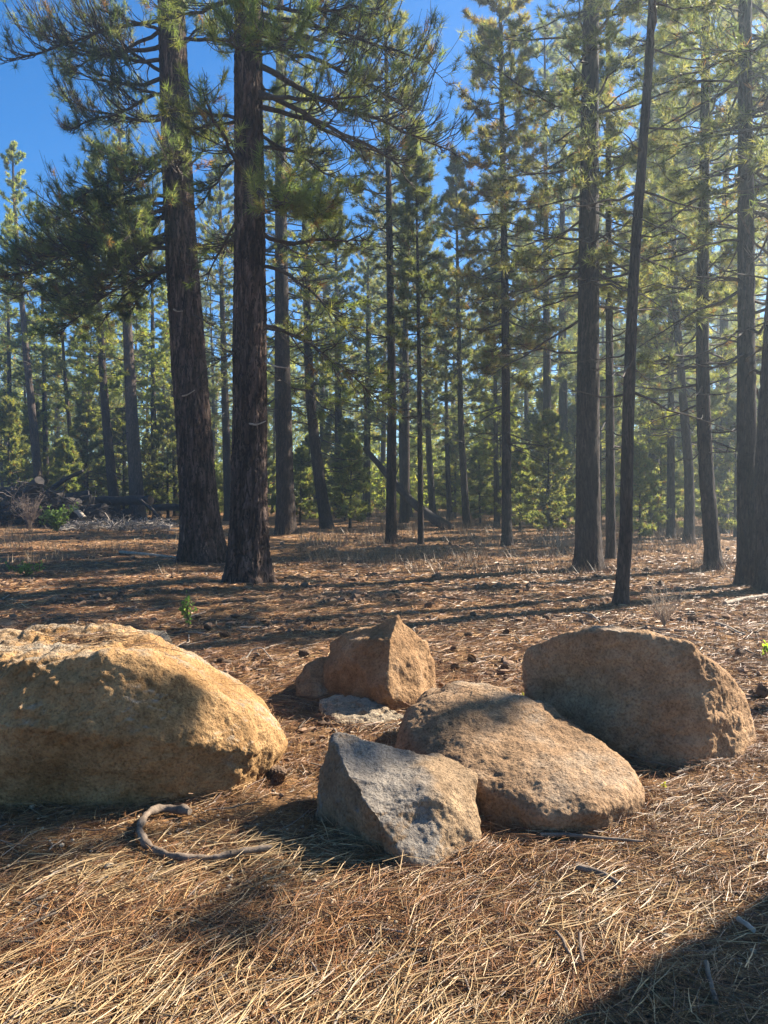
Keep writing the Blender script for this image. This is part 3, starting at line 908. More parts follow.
GREY = (0.95, 0.92, 1.0); YEL = (1.42, 1.4, 0.8)
key_tree('straight mid-size trunk just right of the two big trunks, dark bark', [(286, 535), (283, 400), (281, 250), (280, 0)], 24.8, 18, 22, 6.2, 2.7, 31, nl=85, dead=30, deadlow=3.5)
key_tree('trunk leaning left with drooping foliage, next right of the straight mid-size trunk', [(327, 530), (318, 470), (310, 400), (305, 250), (303, 60)], 27.9, 12, 16, 4.0, 2.4, 32, nl=90, dead=20, tint=YEL)
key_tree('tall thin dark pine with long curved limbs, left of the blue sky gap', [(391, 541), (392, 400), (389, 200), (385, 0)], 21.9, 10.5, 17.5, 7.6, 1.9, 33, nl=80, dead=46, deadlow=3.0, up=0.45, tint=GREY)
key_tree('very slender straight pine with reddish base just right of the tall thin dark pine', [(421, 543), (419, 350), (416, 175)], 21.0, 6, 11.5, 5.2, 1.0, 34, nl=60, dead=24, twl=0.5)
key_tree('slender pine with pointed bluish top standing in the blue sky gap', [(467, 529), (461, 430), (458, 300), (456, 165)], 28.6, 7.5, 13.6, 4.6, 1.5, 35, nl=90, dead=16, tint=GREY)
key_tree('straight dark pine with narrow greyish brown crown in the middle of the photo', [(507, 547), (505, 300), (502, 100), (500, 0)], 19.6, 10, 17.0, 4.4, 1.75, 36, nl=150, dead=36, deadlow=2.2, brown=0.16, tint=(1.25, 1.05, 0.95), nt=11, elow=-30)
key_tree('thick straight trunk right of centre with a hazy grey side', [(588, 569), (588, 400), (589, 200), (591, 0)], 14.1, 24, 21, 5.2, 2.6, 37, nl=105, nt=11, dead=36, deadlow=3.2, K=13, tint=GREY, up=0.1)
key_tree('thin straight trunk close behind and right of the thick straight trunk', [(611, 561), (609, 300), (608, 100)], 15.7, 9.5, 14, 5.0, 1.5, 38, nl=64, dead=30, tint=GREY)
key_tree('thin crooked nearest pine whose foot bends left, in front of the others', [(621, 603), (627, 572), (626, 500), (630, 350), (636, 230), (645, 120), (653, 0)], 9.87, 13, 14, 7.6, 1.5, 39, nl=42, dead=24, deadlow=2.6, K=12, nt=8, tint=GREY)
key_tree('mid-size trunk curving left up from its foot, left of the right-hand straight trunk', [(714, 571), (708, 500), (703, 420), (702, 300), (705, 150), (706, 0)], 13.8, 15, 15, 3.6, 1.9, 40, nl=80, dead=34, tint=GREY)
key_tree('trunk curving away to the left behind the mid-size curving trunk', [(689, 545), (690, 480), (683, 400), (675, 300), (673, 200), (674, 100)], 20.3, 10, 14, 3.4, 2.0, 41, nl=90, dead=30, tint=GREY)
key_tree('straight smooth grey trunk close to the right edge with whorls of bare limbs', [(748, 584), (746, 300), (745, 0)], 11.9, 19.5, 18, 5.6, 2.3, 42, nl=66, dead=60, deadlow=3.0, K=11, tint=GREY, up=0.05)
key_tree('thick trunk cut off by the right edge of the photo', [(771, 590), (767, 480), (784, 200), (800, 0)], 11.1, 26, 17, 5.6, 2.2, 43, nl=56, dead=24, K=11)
key_tree('slim dark trunk behind the dead leaning trunk, left one of a close pair', [(433, 519), (429, 450), (426, 380), (424, 200)], 38, 7, 14, 4.2, 2.0, 44, nl=70)
key_tree('slim dark trunk behind the dead leaning trunk, right one of a close pair', [(450, 521), (447, 450), (446, 380)], 37, 5.5, 12, 3.5, 1.8, 45, nl=70)
key_tree('small dark trunk under hanging foliage left of the dead leaning trunk', [(366, 516), (367, 460), (368, 300)], 42, 8, 15, 4.2, 2.4, 46, nl=80, tint=YEL)
key_tree('stout short-looking trunk right behind the tall thin dark pine', [(406, 516), (404, 470), (402, 300)], 42, 11, 17, 4.6, 2.4, 47, nl=80, tint=YEL)
key_tree('thin trunk close left of the narrow greyish brown pine', [(497, 527), (496, 450), (494, 300)], 30, 6, 10.5, 2.2, 1.4, 48, nl=80, tint=YEL)
key_tree('dim trunk in the brush between the crooked pine and the curving trunks', [(671, 540), (671, 440), (670, 200)], 22.5, 8, 13, 2.6, 1.9, 49, nl=100, tint=YEL)
key_tree('shaggy trunk with low twigs right of the left-leaning trunk', [(341, 514), (339, 450), (336, 250)], 40, 9, 16, 3.0, 2.6, 50, nl=90)
# the stand on the left, behind the brush pile; needle tint lightened to stand for sun
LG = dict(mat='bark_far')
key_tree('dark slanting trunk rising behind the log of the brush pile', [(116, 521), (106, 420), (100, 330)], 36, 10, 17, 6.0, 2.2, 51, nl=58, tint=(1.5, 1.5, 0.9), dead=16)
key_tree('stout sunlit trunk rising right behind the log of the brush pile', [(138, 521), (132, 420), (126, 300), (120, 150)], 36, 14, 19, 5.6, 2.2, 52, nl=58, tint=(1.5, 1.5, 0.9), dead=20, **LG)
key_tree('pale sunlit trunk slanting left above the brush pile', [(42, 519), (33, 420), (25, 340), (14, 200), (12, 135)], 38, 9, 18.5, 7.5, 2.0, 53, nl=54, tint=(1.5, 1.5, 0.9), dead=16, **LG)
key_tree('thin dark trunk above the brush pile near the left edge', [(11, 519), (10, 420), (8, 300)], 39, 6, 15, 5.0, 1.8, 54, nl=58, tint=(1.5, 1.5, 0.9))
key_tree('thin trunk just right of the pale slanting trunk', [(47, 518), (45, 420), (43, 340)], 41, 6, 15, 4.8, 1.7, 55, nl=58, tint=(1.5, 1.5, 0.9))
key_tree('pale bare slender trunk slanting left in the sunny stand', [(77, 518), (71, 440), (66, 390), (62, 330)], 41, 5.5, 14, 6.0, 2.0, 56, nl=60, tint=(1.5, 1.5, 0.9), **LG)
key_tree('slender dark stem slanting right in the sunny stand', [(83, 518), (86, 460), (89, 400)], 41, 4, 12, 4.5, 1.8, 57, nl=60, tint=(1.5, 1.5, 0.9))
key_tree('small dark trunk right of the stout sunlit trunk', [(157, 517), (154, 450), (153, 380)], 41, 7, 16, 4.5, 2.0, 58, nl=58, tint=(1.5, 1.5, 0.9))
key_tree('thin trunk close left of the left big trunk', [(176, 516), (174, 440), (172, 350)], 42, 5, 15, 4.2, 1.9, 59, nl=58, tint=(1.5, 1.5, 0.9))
key_tree('thin dark trunk seen in the gap between the two big trunks', [(229, 521), (226, 430), (222, 300)], 36, 9, 17, 4.6, 2.6, 60, nl=90, dead=16)


# --- the two big ponderosas: trunk plus one mesh per limb, needles on it as its own sub-part
def limb(e, p0, p1, r0, rng, ntw, tuft, bow=0.0, sag=0.0, K=34, curl=0.6, twl=0.42, needle_p=0.8, tint=(1, 1, 1), nlen=0.18, w=0.004, brown=0.06):
    p0, p1 = np.array(p0), np.array(p1)
    n = 12; t = np.linspace(0, 1, n)
    L = np.linalg.norm(p1 - p0)
    P = p0 + (p1 - p0) * t[:, None]
    P[:, 2] += -4 * sag * L * t * (1 - t) + bow * L * t ** 3
    wig = np.cumsum(rng.normal(0, 0.012, (n, 3)), 0) * L; wig -= wig[-1] * t[:, None]; wig[0] = 0
    P += wig
    mb = MB()
    V, q = tubes(P[None], (r0 * (1 - 0.78 * t))[None], 7)
    mb.add(V, q)
    N = int(ntw * 1.35)
    tt = rng.uniform(0.16, 1.0, N) ** 0.8
    Pn = np.repeat(P[None], N, 0)
    b, tg = lerp_rows(Pn, tt)
    dh = nrm(tg * [1, 1, 0.2]); pe = np.stack([-dh[:, 1], dh[:, 0], np.zeros(N)], 1)
    phi = rng.choice([-1, 1], N) * np.radians(rng.uniform(15, 70, N))
    d = nrm(dh * np.cos(phi)[:, None] + pe * np.sin(phi)[:, None] + np.array([0, 0, 1]) * rng.normal(-0.15, 0.4, N)[:, None])
    tl = np.maximum(0.25, twl * L * (1.15 - 0.7 * tt) * rng.uniform(0.5, 1.2, N))
    s = np.linspace(0, 1, 8)
    TP = b[:, None] + d[:, None] * (tl[:, None] * s)[:, :, None]
    TP[:, :, 2] += (tl * curl * rng.uniform(0.2, 1.3, N))[:, None] * s ** 2.2
    TP += np.cumsum(rng.normal(0, 0.012, TP.shape), 1) * tl[:, None, None]
    tr = (0.0065 + 0.006 * tl)[:, None] * (1 - 0.62 * s)[None]
    V, q = tubes(TP, tr, 5); mb.add(V, q)
    # side twiglets
    m = 3; i = np.repeat(np.arange(N), m); N2 = N * m
    b2, tg2 = lerp_rows(TP[i], rng.uniform(0.25, 0.95, N2))
    d2 = nrm(tg2 + rng.normal(0, 0.6, (N2, 3)))
    l2 = tl[i] * rng.uniform(0.2, 0.5, N2)
    s = np.linspace(0, 1, 5)
    T2 = b2[:, None] + d2[:, None] * (l2[:, None] * s)[:, :, None]
    T2[:, :, 2] += (l2 * curl * rng.uniform(0.2, 1.2, N2))[:, None] * s ** 2
    V, q = tubes(T2, np.repeat(0.0055 * np.ones((N2, 1)), 5, 1) * (1 - 0.5 * s)[None], 4); mb.add(V, q)
    br = link('branch', mb.mesh('branch', [MAT['twig']]), e)
    tips = np.concatenate([TP[:, -1], T2[:, -1]]); dirs = np.concatenate([nrm(TP[:, -1] - TP[:, -2]), nrm(T2[:, -1] - T2[:, -2])])
    k = rng.random(len(tips)) < needle_p
    tips, dirs = tips[k], dirs[k]
    if tuft and len(tips):
        nb = MB(); K = int(K * 1.3)
        needles(nb, tips, nrm(dirs + [0, 0, 0.2]), K, nlen, w, rng, 0, tuft_cols(len(tips), rng, tint, brown), 0.62, 0.9)
        link('needles', nb.mesh('needles', [MAT['needle']], False), br)
    return br


def big_tree(label, pix, D, wpx, H, seed, limbs, nrand, hmin, Lr, tint, np_=0.7, stubs=()):
    ax, x0 = path_axis(pix, D, H)
    e = tree_empty(x0, D, label)
    rg = np.random.default_rng(seed)
    r0 = wpx / F * D / 2 * 1.02
    link('trunk', trunk_mesh(ax, H, r0, 110, 620, 0.42, 0.028, rg, 0.35).mesh('trunk', [MAT['bark_big']]), e)
    z0 = e.location.z
    for (sx, sy, ex, ey, dd, rr, ntw, ndp, sag, curl) in limbs:
        a = W(sx, sy, D); b = W(ex, ey, D + dd)
        off = np.array([x0, D, z0])
        axp = ax(np.array([a[2] - z0]))[0]
        p0 = np.array([axp[0], axp[1], a[2] - z0]); p1 = b - off
        limb(e, p0, p1, rr, rg, ntw, ndp > 0, 0.0, sag, needle_p=ndp, curl=curl, tint=tint)
    for k in range(nrand):
        h = hmin + (H - hmin) * ((k + rg.random()) / nrand) ** 1.1
        az = k * 2.39996 + rg.normal(0, 0.4)
        L = Lr * (0.55 + 0.6 * rg.random()) * (1 - 0.45 * (h - hmin) / (H - hmin))
        p0 = ax(np.array([h]))[0]
        p1 = p0 + np.array([math.cos(az) * L, math.sin(az) * L, L * rg.normal(-0.12 + 0.35 * (h - hmin) / (H - hmin), 0.18)])
        limb(e, p0, p1, 0.02 + 0.012 * L, rg, int(7 + 4 * L), True, 0.12, rg.uniform(-0.06, 0.06), needle_p=np_ * (0.35 + 0.65 * min(1, (h - hmin) / 4)), tint=tint)
    for (sx, sy, ex, ey) in stubs:
        a = W(sx, sy, D) - np.array([x0, D, z0]); b = W(ex, ey, D - r0 - 0.1) - np.array([x0, D, z0]); a[1] = -r0 * 0.8
        P = smoothpath([a, (a + b) / 2 + np.array([0, -0.1, -0.05]), b], 10)
        V, q = tubes(P[None], np.linspace(0.02, 0.008, 10)[None], 6); sm = MB(); sm.add(V, q)
        tag(link('branch_stub', sm.mesh('branch_stub', [MAT['stick_pale']]), e), 'bleached dead branch stub')
    return e


DK = (0.8, 0.88, 0.95)
big_tree('left one of the two big foreground pines, thick furrowed trunk leaning left', [(203, 562), (190, 380), (178, 200), (171, 0)], 15.5, 37, 22, 71, [
    # start px,py, end px,py, depth change, radius, twigs, needle share, sag, curl
    (180, 150, 72, 205, -1.0, 0.05, 26, 0.55, -0.06, 0.5), (178, 120, 60, 95, 0.6, 0.045, 23, 0.3, 0.05, 0.9), (176, 60, 50, 40, -0.8, 0.045, 23, 0.3, 0.06, 0.9),
    (175, 40, 20, 25, 0.6, 0.05, 25, 0.3, 0.07, 0.9), (182, 230, 60, 300, -0.5, 0.05, 34, 0.72, -0.05, 0.5), (182, 215, 20, 262, 0.5, 0.055, 40, 0.72, -0.05, 0.5),
    (184, 260, 95, 330, 1.0, 0.04, 26, 0.72, -0.04, 0.45), (181, 200, 110, 250, -1.2, 0.045, 26, 0.72, -0.04, 0.5), (178, 140, 130, 190, -1.5, 0.045, 16, 0.5, -0.05, 0.3),
    (175, 30, 105, 10, -1.0, 0.04, 18, 0.3, 0.04, 0.9), (183, 240, 10, 300, 1.4, 0.05, 34, 0.72, -0.06, 0.45), (186, 310, 218, 330, -0.8, 0.018, 6, 0.0, 0.0, 0.3),
    (184, 270, 230, 250, -0.8, 0.02, 8, 0.1, 0.0, 0.4), (180, 170, 225, 140, -1.0, 0.03, 12, 0.4, 0.0, 0.4),
    (181, 160, 100, 215, -0.5, 0.04, 40, 0.35, -0.06, 0.6), (182, 200, 45, 225, 0.3, 0.045, 44, 0.4, -0.04, 0.6), (183, 245, 10, 275, -1.0, 0.05, 44, 0.45, -0.05, 0.4), (183, 262, 60, 335, -0.8, 0.04, 40, 0.45, -0.07, 0.2), (178, 95, 70, 130, -0.3, 0.04, 40, 0.3, -0.03, 0.8), (175, 15, 10, 60, -1.2, 0.045, 40, 0.25, -0.02, 0.9),
    (182, 225, 110, 275, -0.8, 0.045, 36, 0.72, -0.05, 0.4), (182, 235, 40, 250, 1.0, 0.05, 40, 0.72, -0.05, 0.45), (183, 250, 130, 315, 0.4, 0.04, 30, 0.72, -0.05, 0.35),
    (182, 228, 75, 320, 0.2, 0.045, 36, 0.72, -0.06, 0.35), (181, 205, 85, 240, 0.9, 0.045, 34, 0.72, -0.05, 0.45), (180, 180, 95, 150, 0.4, 0.045, 30, 0.55, -0.02, 0.5),
    (176, 80, 85, 15, 0.2, 0.045, 27, 0.3, 0.0, 0.9), (177, 100, 95, 70, -0.6, 0.04, 25, 0.3, 0.0, 0.9), (175, 20, 60, 70, 0.9, 0.045, 30, 0.3, 0.03, 0.9), (178, 110, 110, 120, 1.0, 0.04, 23, 0.3, 0.0, 0.9),
    (181, 190, 135, 265, -0.3, 0.035, 22, 0.55, -0.05, 0.2), (176, 50, 215, 20, -0.8, 0.03, 16, 0.3, 0.0, 0.9)],
    16, 6.0, 2.6, DK, 0.6, ((178, 313, 183, 311), (186, 398, 195, 390)))
big_tree('right one of the two big foreground pines, upright furrowed trunk with long bare limbs', [(248, 583), (250, 380), (250, 200), (247, 0)], 12.0, 37, 18, 72, [
    (250, 88, 405, 172, -0.4, 0.05, 20, 0.12, -0.05, 0.5), (250, 103, 400, 160, 0.5, 0.045, 20, 0.12, -0.02, 0.5), (250, 40, 410, 110, -0.6, 0.045, 26, 0.4, -0.05, 0.7),
    (249, 10, 430, 62, 0.3, 0.045, 28, 0.5, 0.0, 0.8), (250, 330, 318, 342, -0.5, 0.03, 10, 0.05, -0.05, 0.2), (250, 262, 352, 335, -0.3, 0.035, 20, 0.15, -0.08, 0.1),
    (250, 318, 382, 402, 0.6, 0.032, 24, 0.2, -0.1, 0.05), (250, 365, 300, 395, 0.3, 0.012, 5, 0.0, -0.1, 0.0), (250, 190, 320, 215, -1.4, 0.03, 20, 0.95, 0.05, 0.5),
    (250, 215, 290, 190, -2.0, 0.025, 14, 0.95, 0.05, 0.5), (250, 40, 290, 35, -2.2, 0.03, 14, 0.95, 0.03, 0.5), (250, 45, 225, 40, -2.0, 0.03, 12, 0.95, 0.03, 0.5),
    (250, 205, 205, 290, 0.6, 0.03, 14, 0.1, -0.05, 0.2), (250, 150, 195, 210, -0.5, 0.03, 16, 0.2, -0.05, 0.3), (250, 120, 190, 130, 0.8, 0.035, 18, 0.4, 0.0, 0.4),
    (250, 240, 200, 250, 0.9, 0.02, 12, 0.1, 0, 0.3), (250, 345, 205, 370, -0.4, 0.018, 8, 0.0, -0.05, 0.2), (250, 130, 350, 190, 1.0, 0.03, 20, 0.4, -0.03, 0.5),
    (250, 170, 340, 250, 0.8, 0.03, 20, 0.5, -0.04, 0.4), (250, 0, 380, 10, -0.8, 0.04, 26, 0.7, 0.02, 0.7), (250, 60, 450, 150, 1.2, 0.05, 36, 0.35, 0.02, 0.9)],
    26, 5.2, 2.3, (1.1, 1.15, 0.9), 0.6, ((268, 364, 289, 368), (252, 425, 266, 421)))

# ------------------------------------------------------------------ background pines (copies of a few builds)
def bg_build(seed, H, hb, R, r0, shape='cone', **kw):
    rg = np.random.default_rng(seed)
    lean = rg.normal(0, 0.012, 2)

    def ax(z):
        z = np.asarray(z, float)
        return np.stack([z * lean[0] + 0.05 * np.sin(z * 0.5), z * lean[1], z], -1)
    kw.setdefault('K', 12); kw.setdefault('nlen', 0.21); kw.setdefault('w', 0.014)
    return (trunk_mesh(ax, H, r0, 10, 24, 0.25).mesh('trunk', [MAT['bark']]),
            crown_mesh(rg, ax, H, hb, R, shape=shape, **kw).mesh('crown', [MAT['twig'], MAT['needle']], False))


VARS = [bg_build(101, 17, 3.4, 2.4, 0.17, 'cone', nl=90, nt=10, tint=YEL), bg_build(102, 19, 5.0, 2.7, 0.2, 'round', nl=75, nt=10, tint=(1.45, 1.3, 0.9)),
        bg_build(103, 14, 2.2, 2.0, 0.14, 'cone', nl=90, nt=9, tint=(1.2, 1.15, 0.95)), bg_build(104, 21, 6.0, 2.5, 0.22, 'round', nl=75, nt=10, tint=(0.95, 0.95, 1.05))]
SAP = [bg_build(111, 3.2, 0.25, 1.05, 0.05, 'cone', nl=52, nt=8, tint=(1.1, 1.12, 0.95), nlen=0.16), bg_build(112, 4.6, 0.35, 1.3, 0.06, 'cone', nl=64, nt=9, tint=(1.15, 1.1, 0.95), nlen=0.16)]


def bg_tree(var, x, y, label, group, s=1.0, rz=0.0, name='pine_tree'):
    e = tree_empty(x, y, label, group, name)
    link('trunk', var[0], e); link('crown', var[1], e)
    e.scale = (s, s, s); e.rotation_euler = (0, 0, rz)
    return e


rg = np.random.default_rng(77)
ZONES = [(-40, 175, 9, 'distant sunlit pine in the stand behind the brush pile', 'pines in the stand behind the brush pile'),
         (185, 400, 8, 'distant pine in the shadowy stand behind the two big foreground trunks', 'pines behind the two big trunks'),
         (400, 580, 10, 'distant pine in the thicket behind the narrow greyish brown pine', 'pines in the middle thicket'),
         (580, 800, 14, 'distant hazy pine in the thicket behind the right-hand trunks', 'pines in the right-hand thicket')]
for (a, b, n, lab, gp) in ZONES:
    for k in range(n):
        D = rg.uniform(33, 62)
        px = a + (b - a) * (k + rg.random()) / n
        if 425 < px < 475: D = max(D, 50)
        if px < 330: D = 46 + (D - 33) * 0.6
        sc = rg.uniform(0.8, 1.15) * (0.72 if 425 < px < 478 else 1)
        if px < 70: sc *= 0.72
        bg_tree(VARS[int(rg.integers(0, 4))], (px - CX) / F * D, D, lab, gp, sc, rg.uniform(0, 6.28))
for (px, D, v, s) in ((655, 27, 3, 0.95), (722, 26, 1, 1.0), (548, 31, 3, 0.95), (780, 23, 1, 1.0)):
    bg_tree(VARS[v], (px - CX) / F * D, D, ZONES[3][3], ZONES[3][4], s, px)
for (px, D, v, s) in ((520, 27, 0, 0.9), (548, 25, 1, 0.85), (560, 30, 0, 1.1), (532, 33, 1, 1.0), (575, 34, 1, 1.1), (480, 33, 0, 1.0), (640, 21, 0, 0.8), (660, 25, 1, 0.8), (650, 30, 1, 1.0), (735, 24, 1, 0.9), (715, 30, 1, 1.1), (755, 28, 0, 1.2), (345, 36, 1, 1.0), (310, 40, 1, 0.9), (200, 42, 1, 0.9), (60, 43, 1, 0.9), (100, 44, 0, 1.1), (150, 45, 1, 1.0), (20, 42, 0, 1.0), (265, 38, 1, 0.8), (8, 36, 1, 1.2), (35, 41, 1, 1.3), (68, 37, 0, 1.2), (88, 39, 1, 1.3), (124, 39, 1, 1.2), (168, 40, 1, 1.3), (240, 41, 1, 1.3), (300, 33, 0, 1.0), (335, 44, 1, 1.3), (350, 30, 0, 1.1), (455, 40, 1, 1.2), (545, 37, 1, 1.4), (500, 38, 1, 1.3), (600, 31, 1, 1.3), (690, 33, 1, 1.3), (625, 36, 1, 1.4), (775, 31, 1, 1.3)):
    bg_tree(SAP[v], (px - CX) / F * D, D, 'young bushy pine with foliage down to the ground under the tall trees', 'young pines in the undergrowth', s, rg.uniform(0, 6.28), 'pine_sapling')

# the wood far off, one mass
mb = MB()
rgf = np.random.default_rng(5)
for k in range(150):
    D = rgf.uniform(60, 120); x = rgf.uniform(-0.62, 0.62) * D; H_ = rgf.uniform(13, 20)
    if -0.02 < x / D < 0.16: H_ *= 0.62
    zb = gz1(x, D); n = 420
    rel = rgf.random(n) ** 0.9; az = rgf.uniform(0, 2 * PI, n); rr = (2.6 * (1 - rel) ** 0.8 + 0.15) * np.sqrt(rgf.random(n))
    p = np.stack([x + rr * np.cos(az), D + rr * np.sin(az), zb + H_ * (0.12 + 0.88 * rel)], 1)
    needles(mb, p, nrm(np.stack([np.cos(az), np.sin(az), np.full(n, 0.4)], 1)), 4, 0.55, 0.05, rgf, 1, tuft_cols(n, rgf, YEL, 0.03))
    V, q = tubes(np.array([[[x, D, zb - 0.2], [x, D, zb + H_ * 0.5], [x, D, zb + H_]]]), np.array([[0.2, 0.13, 0.03]]), 6); mb.add(V, q, 0)
for k in range(240):
    D = rgf.uniform(48, 100); x = rgf.uniform(-0.62, 0.62) * D; H_ = rgf.uniform(2.5, 6)
    zb = gz1(x, D); n = 230
    rel = rgf.random(n); az = rgf.uniform(0, 2 * PI, n); rr = (1.9 * (1 - rel) ** 0.6 + 0.1) * np.sqrt(rgf.random(n))
    p = np.stack([x + rr * np.cos(az), D + rr * np.sin(az), zb + H_ * rel], 1)
    needles(mb, p, nrm(np.stack([np.cos(az), np.sin(az), np.full(n, 0.4)], 1)), 4, 0.5, 0.05, rgf, 1, tuft_cols(n, rgf, YEL, 0.03))
tag(link('far_wood', mb.mesh('far_wood', [MAT['bark'], MAT['needle']], False)), 'far-off pine wood closing the view behind the stand', 'wood', kind='stuff')

# trees standing outside the frame to the right, between the sun and the boulders
SUNV = np.array([math.sin(SUN_AZ), math.cos(SUN_AZ)])
axs = lambda z: np.stack([0 * np.asarray(z, float), 0 * np.asarray(z, float), np.asarray(z, float)], -1)
d = 7.6 / math.tan(SUN_EL)
e = tree_empty(-0.75 + SUNV[0] * d, 3.35 + SUNV[1] * d, 'sparse pine out of frame right whose crown dapples the huge left boulder')
link('trunk', trunk_mesh(axs, 11.5, 0.1, 14, 40, 0.2).mesh('trunk', [MAT['bark']]), e)
link('crown', crown_mesh(np.random.default_rng(19), axs, 11.5, 7.3, 1.35, nl=26, nt=7, K=14).mesh('crown', [MAT['twig'], MAT['needle']], False), e)
# trunk outside the frame at right whose edge shadow crosses the bottom right corner
LEAN = np.array([0.16, -0.11])
sh = LEAN - SUNV / math.tan(SUN_EL); shn = -sh / np.linalg.norm(sh)      # direction of its leaning shadow on the ground
p = np.array([0.50, 2.09]) + shn * 5.0 + np.array([shn[1], -shn[0]]) * 0.31
axs = lambda z: np.stack([LEAN[0] * np.asarray(z, float), LEAN[1] * np.asarray(z, float), np.asarray(z, float)], -1)
e = tree_empty(p[0], p[1], 'pine just out of frame right whose trunk shades the bottom right corner')
link('trunk', trunk_mesh(axs, 16, 0.4, 24, 50, 0.2).mesh('trunk', [MAT['bark']]), e)
link('crown', crown_mesh(np.random.default_rng(9), axs, 16, 8.0, 2.0, nl=40).mesh('crown', [MAT['twig'], MAT['needle']], False), e)

# ------------------------------------------------------------------ brush pile, logs, dead leaner
def log(name, label, p0, p1, r0, r1, mat, cat='log', group=None, bend=0.04, seed=1, end=True, stubs=0):
    rg = np.random.default_rng(seed)
    p0, p1 = np.array(p0, float), np.array(p1, float)
    n = 26; t = np.linspace(0, 1, n)
    P = p0 + (p1 - p0) * t[:, None]; L = np.linalg.norm(p1 - p0)
    P[:, 2] += bend * L * np.sin(t * PI); P[:, 0] += 0.02 * L * np.sin(t * 5 + seed)
    base = P[0].copy(); P -= base
    s = 12
    V, q = tubes(P[None], np.linspace(r0, r1, n)[None], s)
    ctr = np.repeat(P, s, 0); V = ctr + (V - ctr) * (1 + 0.22 * fbm(V * 3 + seed, 3))[:, None]
    mb = MB(); mb.add(V, q, 0); mb.add(V[:s], np.arange(s)[None, ::-1], 1 if end else 0); mb.add(V[-s:], np.arange(s)[None], 1 if end else 0)
    for k in range(stubs):
        a = P[int(rg.integers(3, n - 2))]; d = nrm(rg.normal(0, 1, 3) + [0, 0, 0.4]); l = rg.uniform(0.3, 1.0)
        TP = a + d * (np.linspace(0, l, 5)[:, None]); V, q = tubes(TP[None], np.linspace(0.03, 0.01, 5)[None], 5); mb.add(V, q, 0)
    o = link(name, mb.mesh(name, [mat, MAT['log_end']]), None, tuple(base))
    return tag(o, label, cat, group)


PD = 31.5
log('log', 'big dark log lying level on the right end of the brush pile', W(149, 500, PD), W(92, 501, PD + 1.2), 0.2, 0.19, MAT['log'], seed=2, stubs=3, bend=0.0)
log('log', 'dark pole sticking up to the right out of the brush pile', W(83, 471, PD), W(38, 500, PD + 0.5), 0.07, 0.13, MAT['log'], seed=3, end=False)
log('log', 'bleached broken branch end at the front of the brush pile', W(69, 506, PD - 1), W(84, 519, PD - 1.8), 0.07, 0.13, MAT['stick_pale'], seed=4, end=False)
log('log', 'thin dead pole sloping down at the right foot of the brush pile', W(140, 500, PD - 0.6), W(163, 523, PD - 1.6), 0.07, 0.05, MAT['log'], seed=5)
log('log', 'thin pale branch leaning at the right end of the brush pile', W(153, 524, PD - 1.8), W(162, 519, PD - 1.4), 0.04, 0.03, MAT['stick_pale'], seed=6, end=False)
log('log', 'dark level fallen trunk beyond the right end of the brush pile', W(152, 508, 36), W(187, 509, 37), 0.18, 0.15, MAT['log'], seed=7)
rgp = np.random.default_rng(14)
for k in range(26):
    cx_ = rgp.uniform(-6, 118); hgt = 1.9 * max(0.15, 1 - abs(cx_ - 22) / 105) * rgp.uniform(0.05, 0.92)
    D = PD + rgp.uniform(-0.8, 1.6); c = np.array([(cx_ - CX) / F * D, D, 0.15 + hgt])
    d = nrm(rgp.normal(0, 1, 3) * [1, 0.8, 0.28]); l = rgp.uniform(1.0, 2.6)
    log('log', 'dark tangled log in the heap of the brush pile', c - d * l / 2, c + d * l / 2, rgp.uniform(0.14, 0.34), rgp.uniform(0.1, 0.24), MAT['log'], 'log', 'dark logs heaped in the brush pile', 0.03, 20 + k, False, 4)
# tangle of thin slash in and before the pile
mb = MB(); n = 650
cx_ = rgp.uniform(-25, 172, n); D = PD + rgp.normal(-0.6, 0.8, n); hg = 1.7 * np.clip(1 - np.abs(cx_ - 25) / 125, 0.06, 1) * rgp.random(n) ** 1.4
c = np.stack([(cx_ - CX) / F * D, D, 0.05 + hg], 1); d = nrm(rgp.normal(0, 1, (n, 3)) * [1, 1, 0.5]); l = rgp.uniform(0.3, 1.1, n)
P = c[:, None] + d[:, None] * (l[:, None] * np.linspace(-0.5, 0.5, 4))[:, :, None] + rgp.normal(0, 0.04, (n, 4, 3))
V, q = tubes(P, np.repeat(rgp.uniform(0.008, 0.028, (n, 1)), 4, 1), 4)
mb.add(V, q, 0, np.repeat(np.where(rgp.random((n, 1)) < 0.9, 1, 2.4) * np.array([0.04, 0.032, 0.028]) * rgp.uniform(0.5, 1.5, (n, 1)), 16, 0))
n = 700   # pale slash litter on the ground in front
X = rgp.uniform(60, 172, n); D = rgp.uniform(27, 31, n); c = np.stack([(X - CX) / F * D, D, 0.06 + 0.25 * rgp.random(n) ** 2], 1); c[:, 2] += gz(c[:, 0], c[:, 1])
d = nrm(rgp.normal(0, 1, (n, 3)) * [1, 1, 0.3]); l = rgp.uniform(0.2, 0.9, n)
P = c[:, None] + d[:, None] * (l[:, None] * np.linspace(-0.5, 0.5, 4))[:, :, None] + rgp.normal(0, 0.03, (n, 4, 3))
V, q = tubes(P, np.repeat(rgp.uniform(0.006, 0.016, (n, 1)), 4, 1), 4)
mb.add(V, q, 0, np.repeat(np.array([0.34, 0.29, 0.24]) * rgp.uniform(0.4, 1.2, (n, 1)), 16, 0))
tag(link('slash_brush', mb.mesh('slash_brush', [MAT['duff']])), 'tangle of dead twigs and slash in and in front of the brush pile', 'brush', kind='stuff')

# dead leaning trunk in the middle distance
D0 = GD(531)
log('fallen_trunk', 'dead trunk leaning down to the right, caught behind the tall thin dark pine', W(452, 530, D0), W(362, 448, D0 + 1.5), 0.2, 0.09, MAT['log'], 'fallen tree', None, -0.05, 41, True, 4)


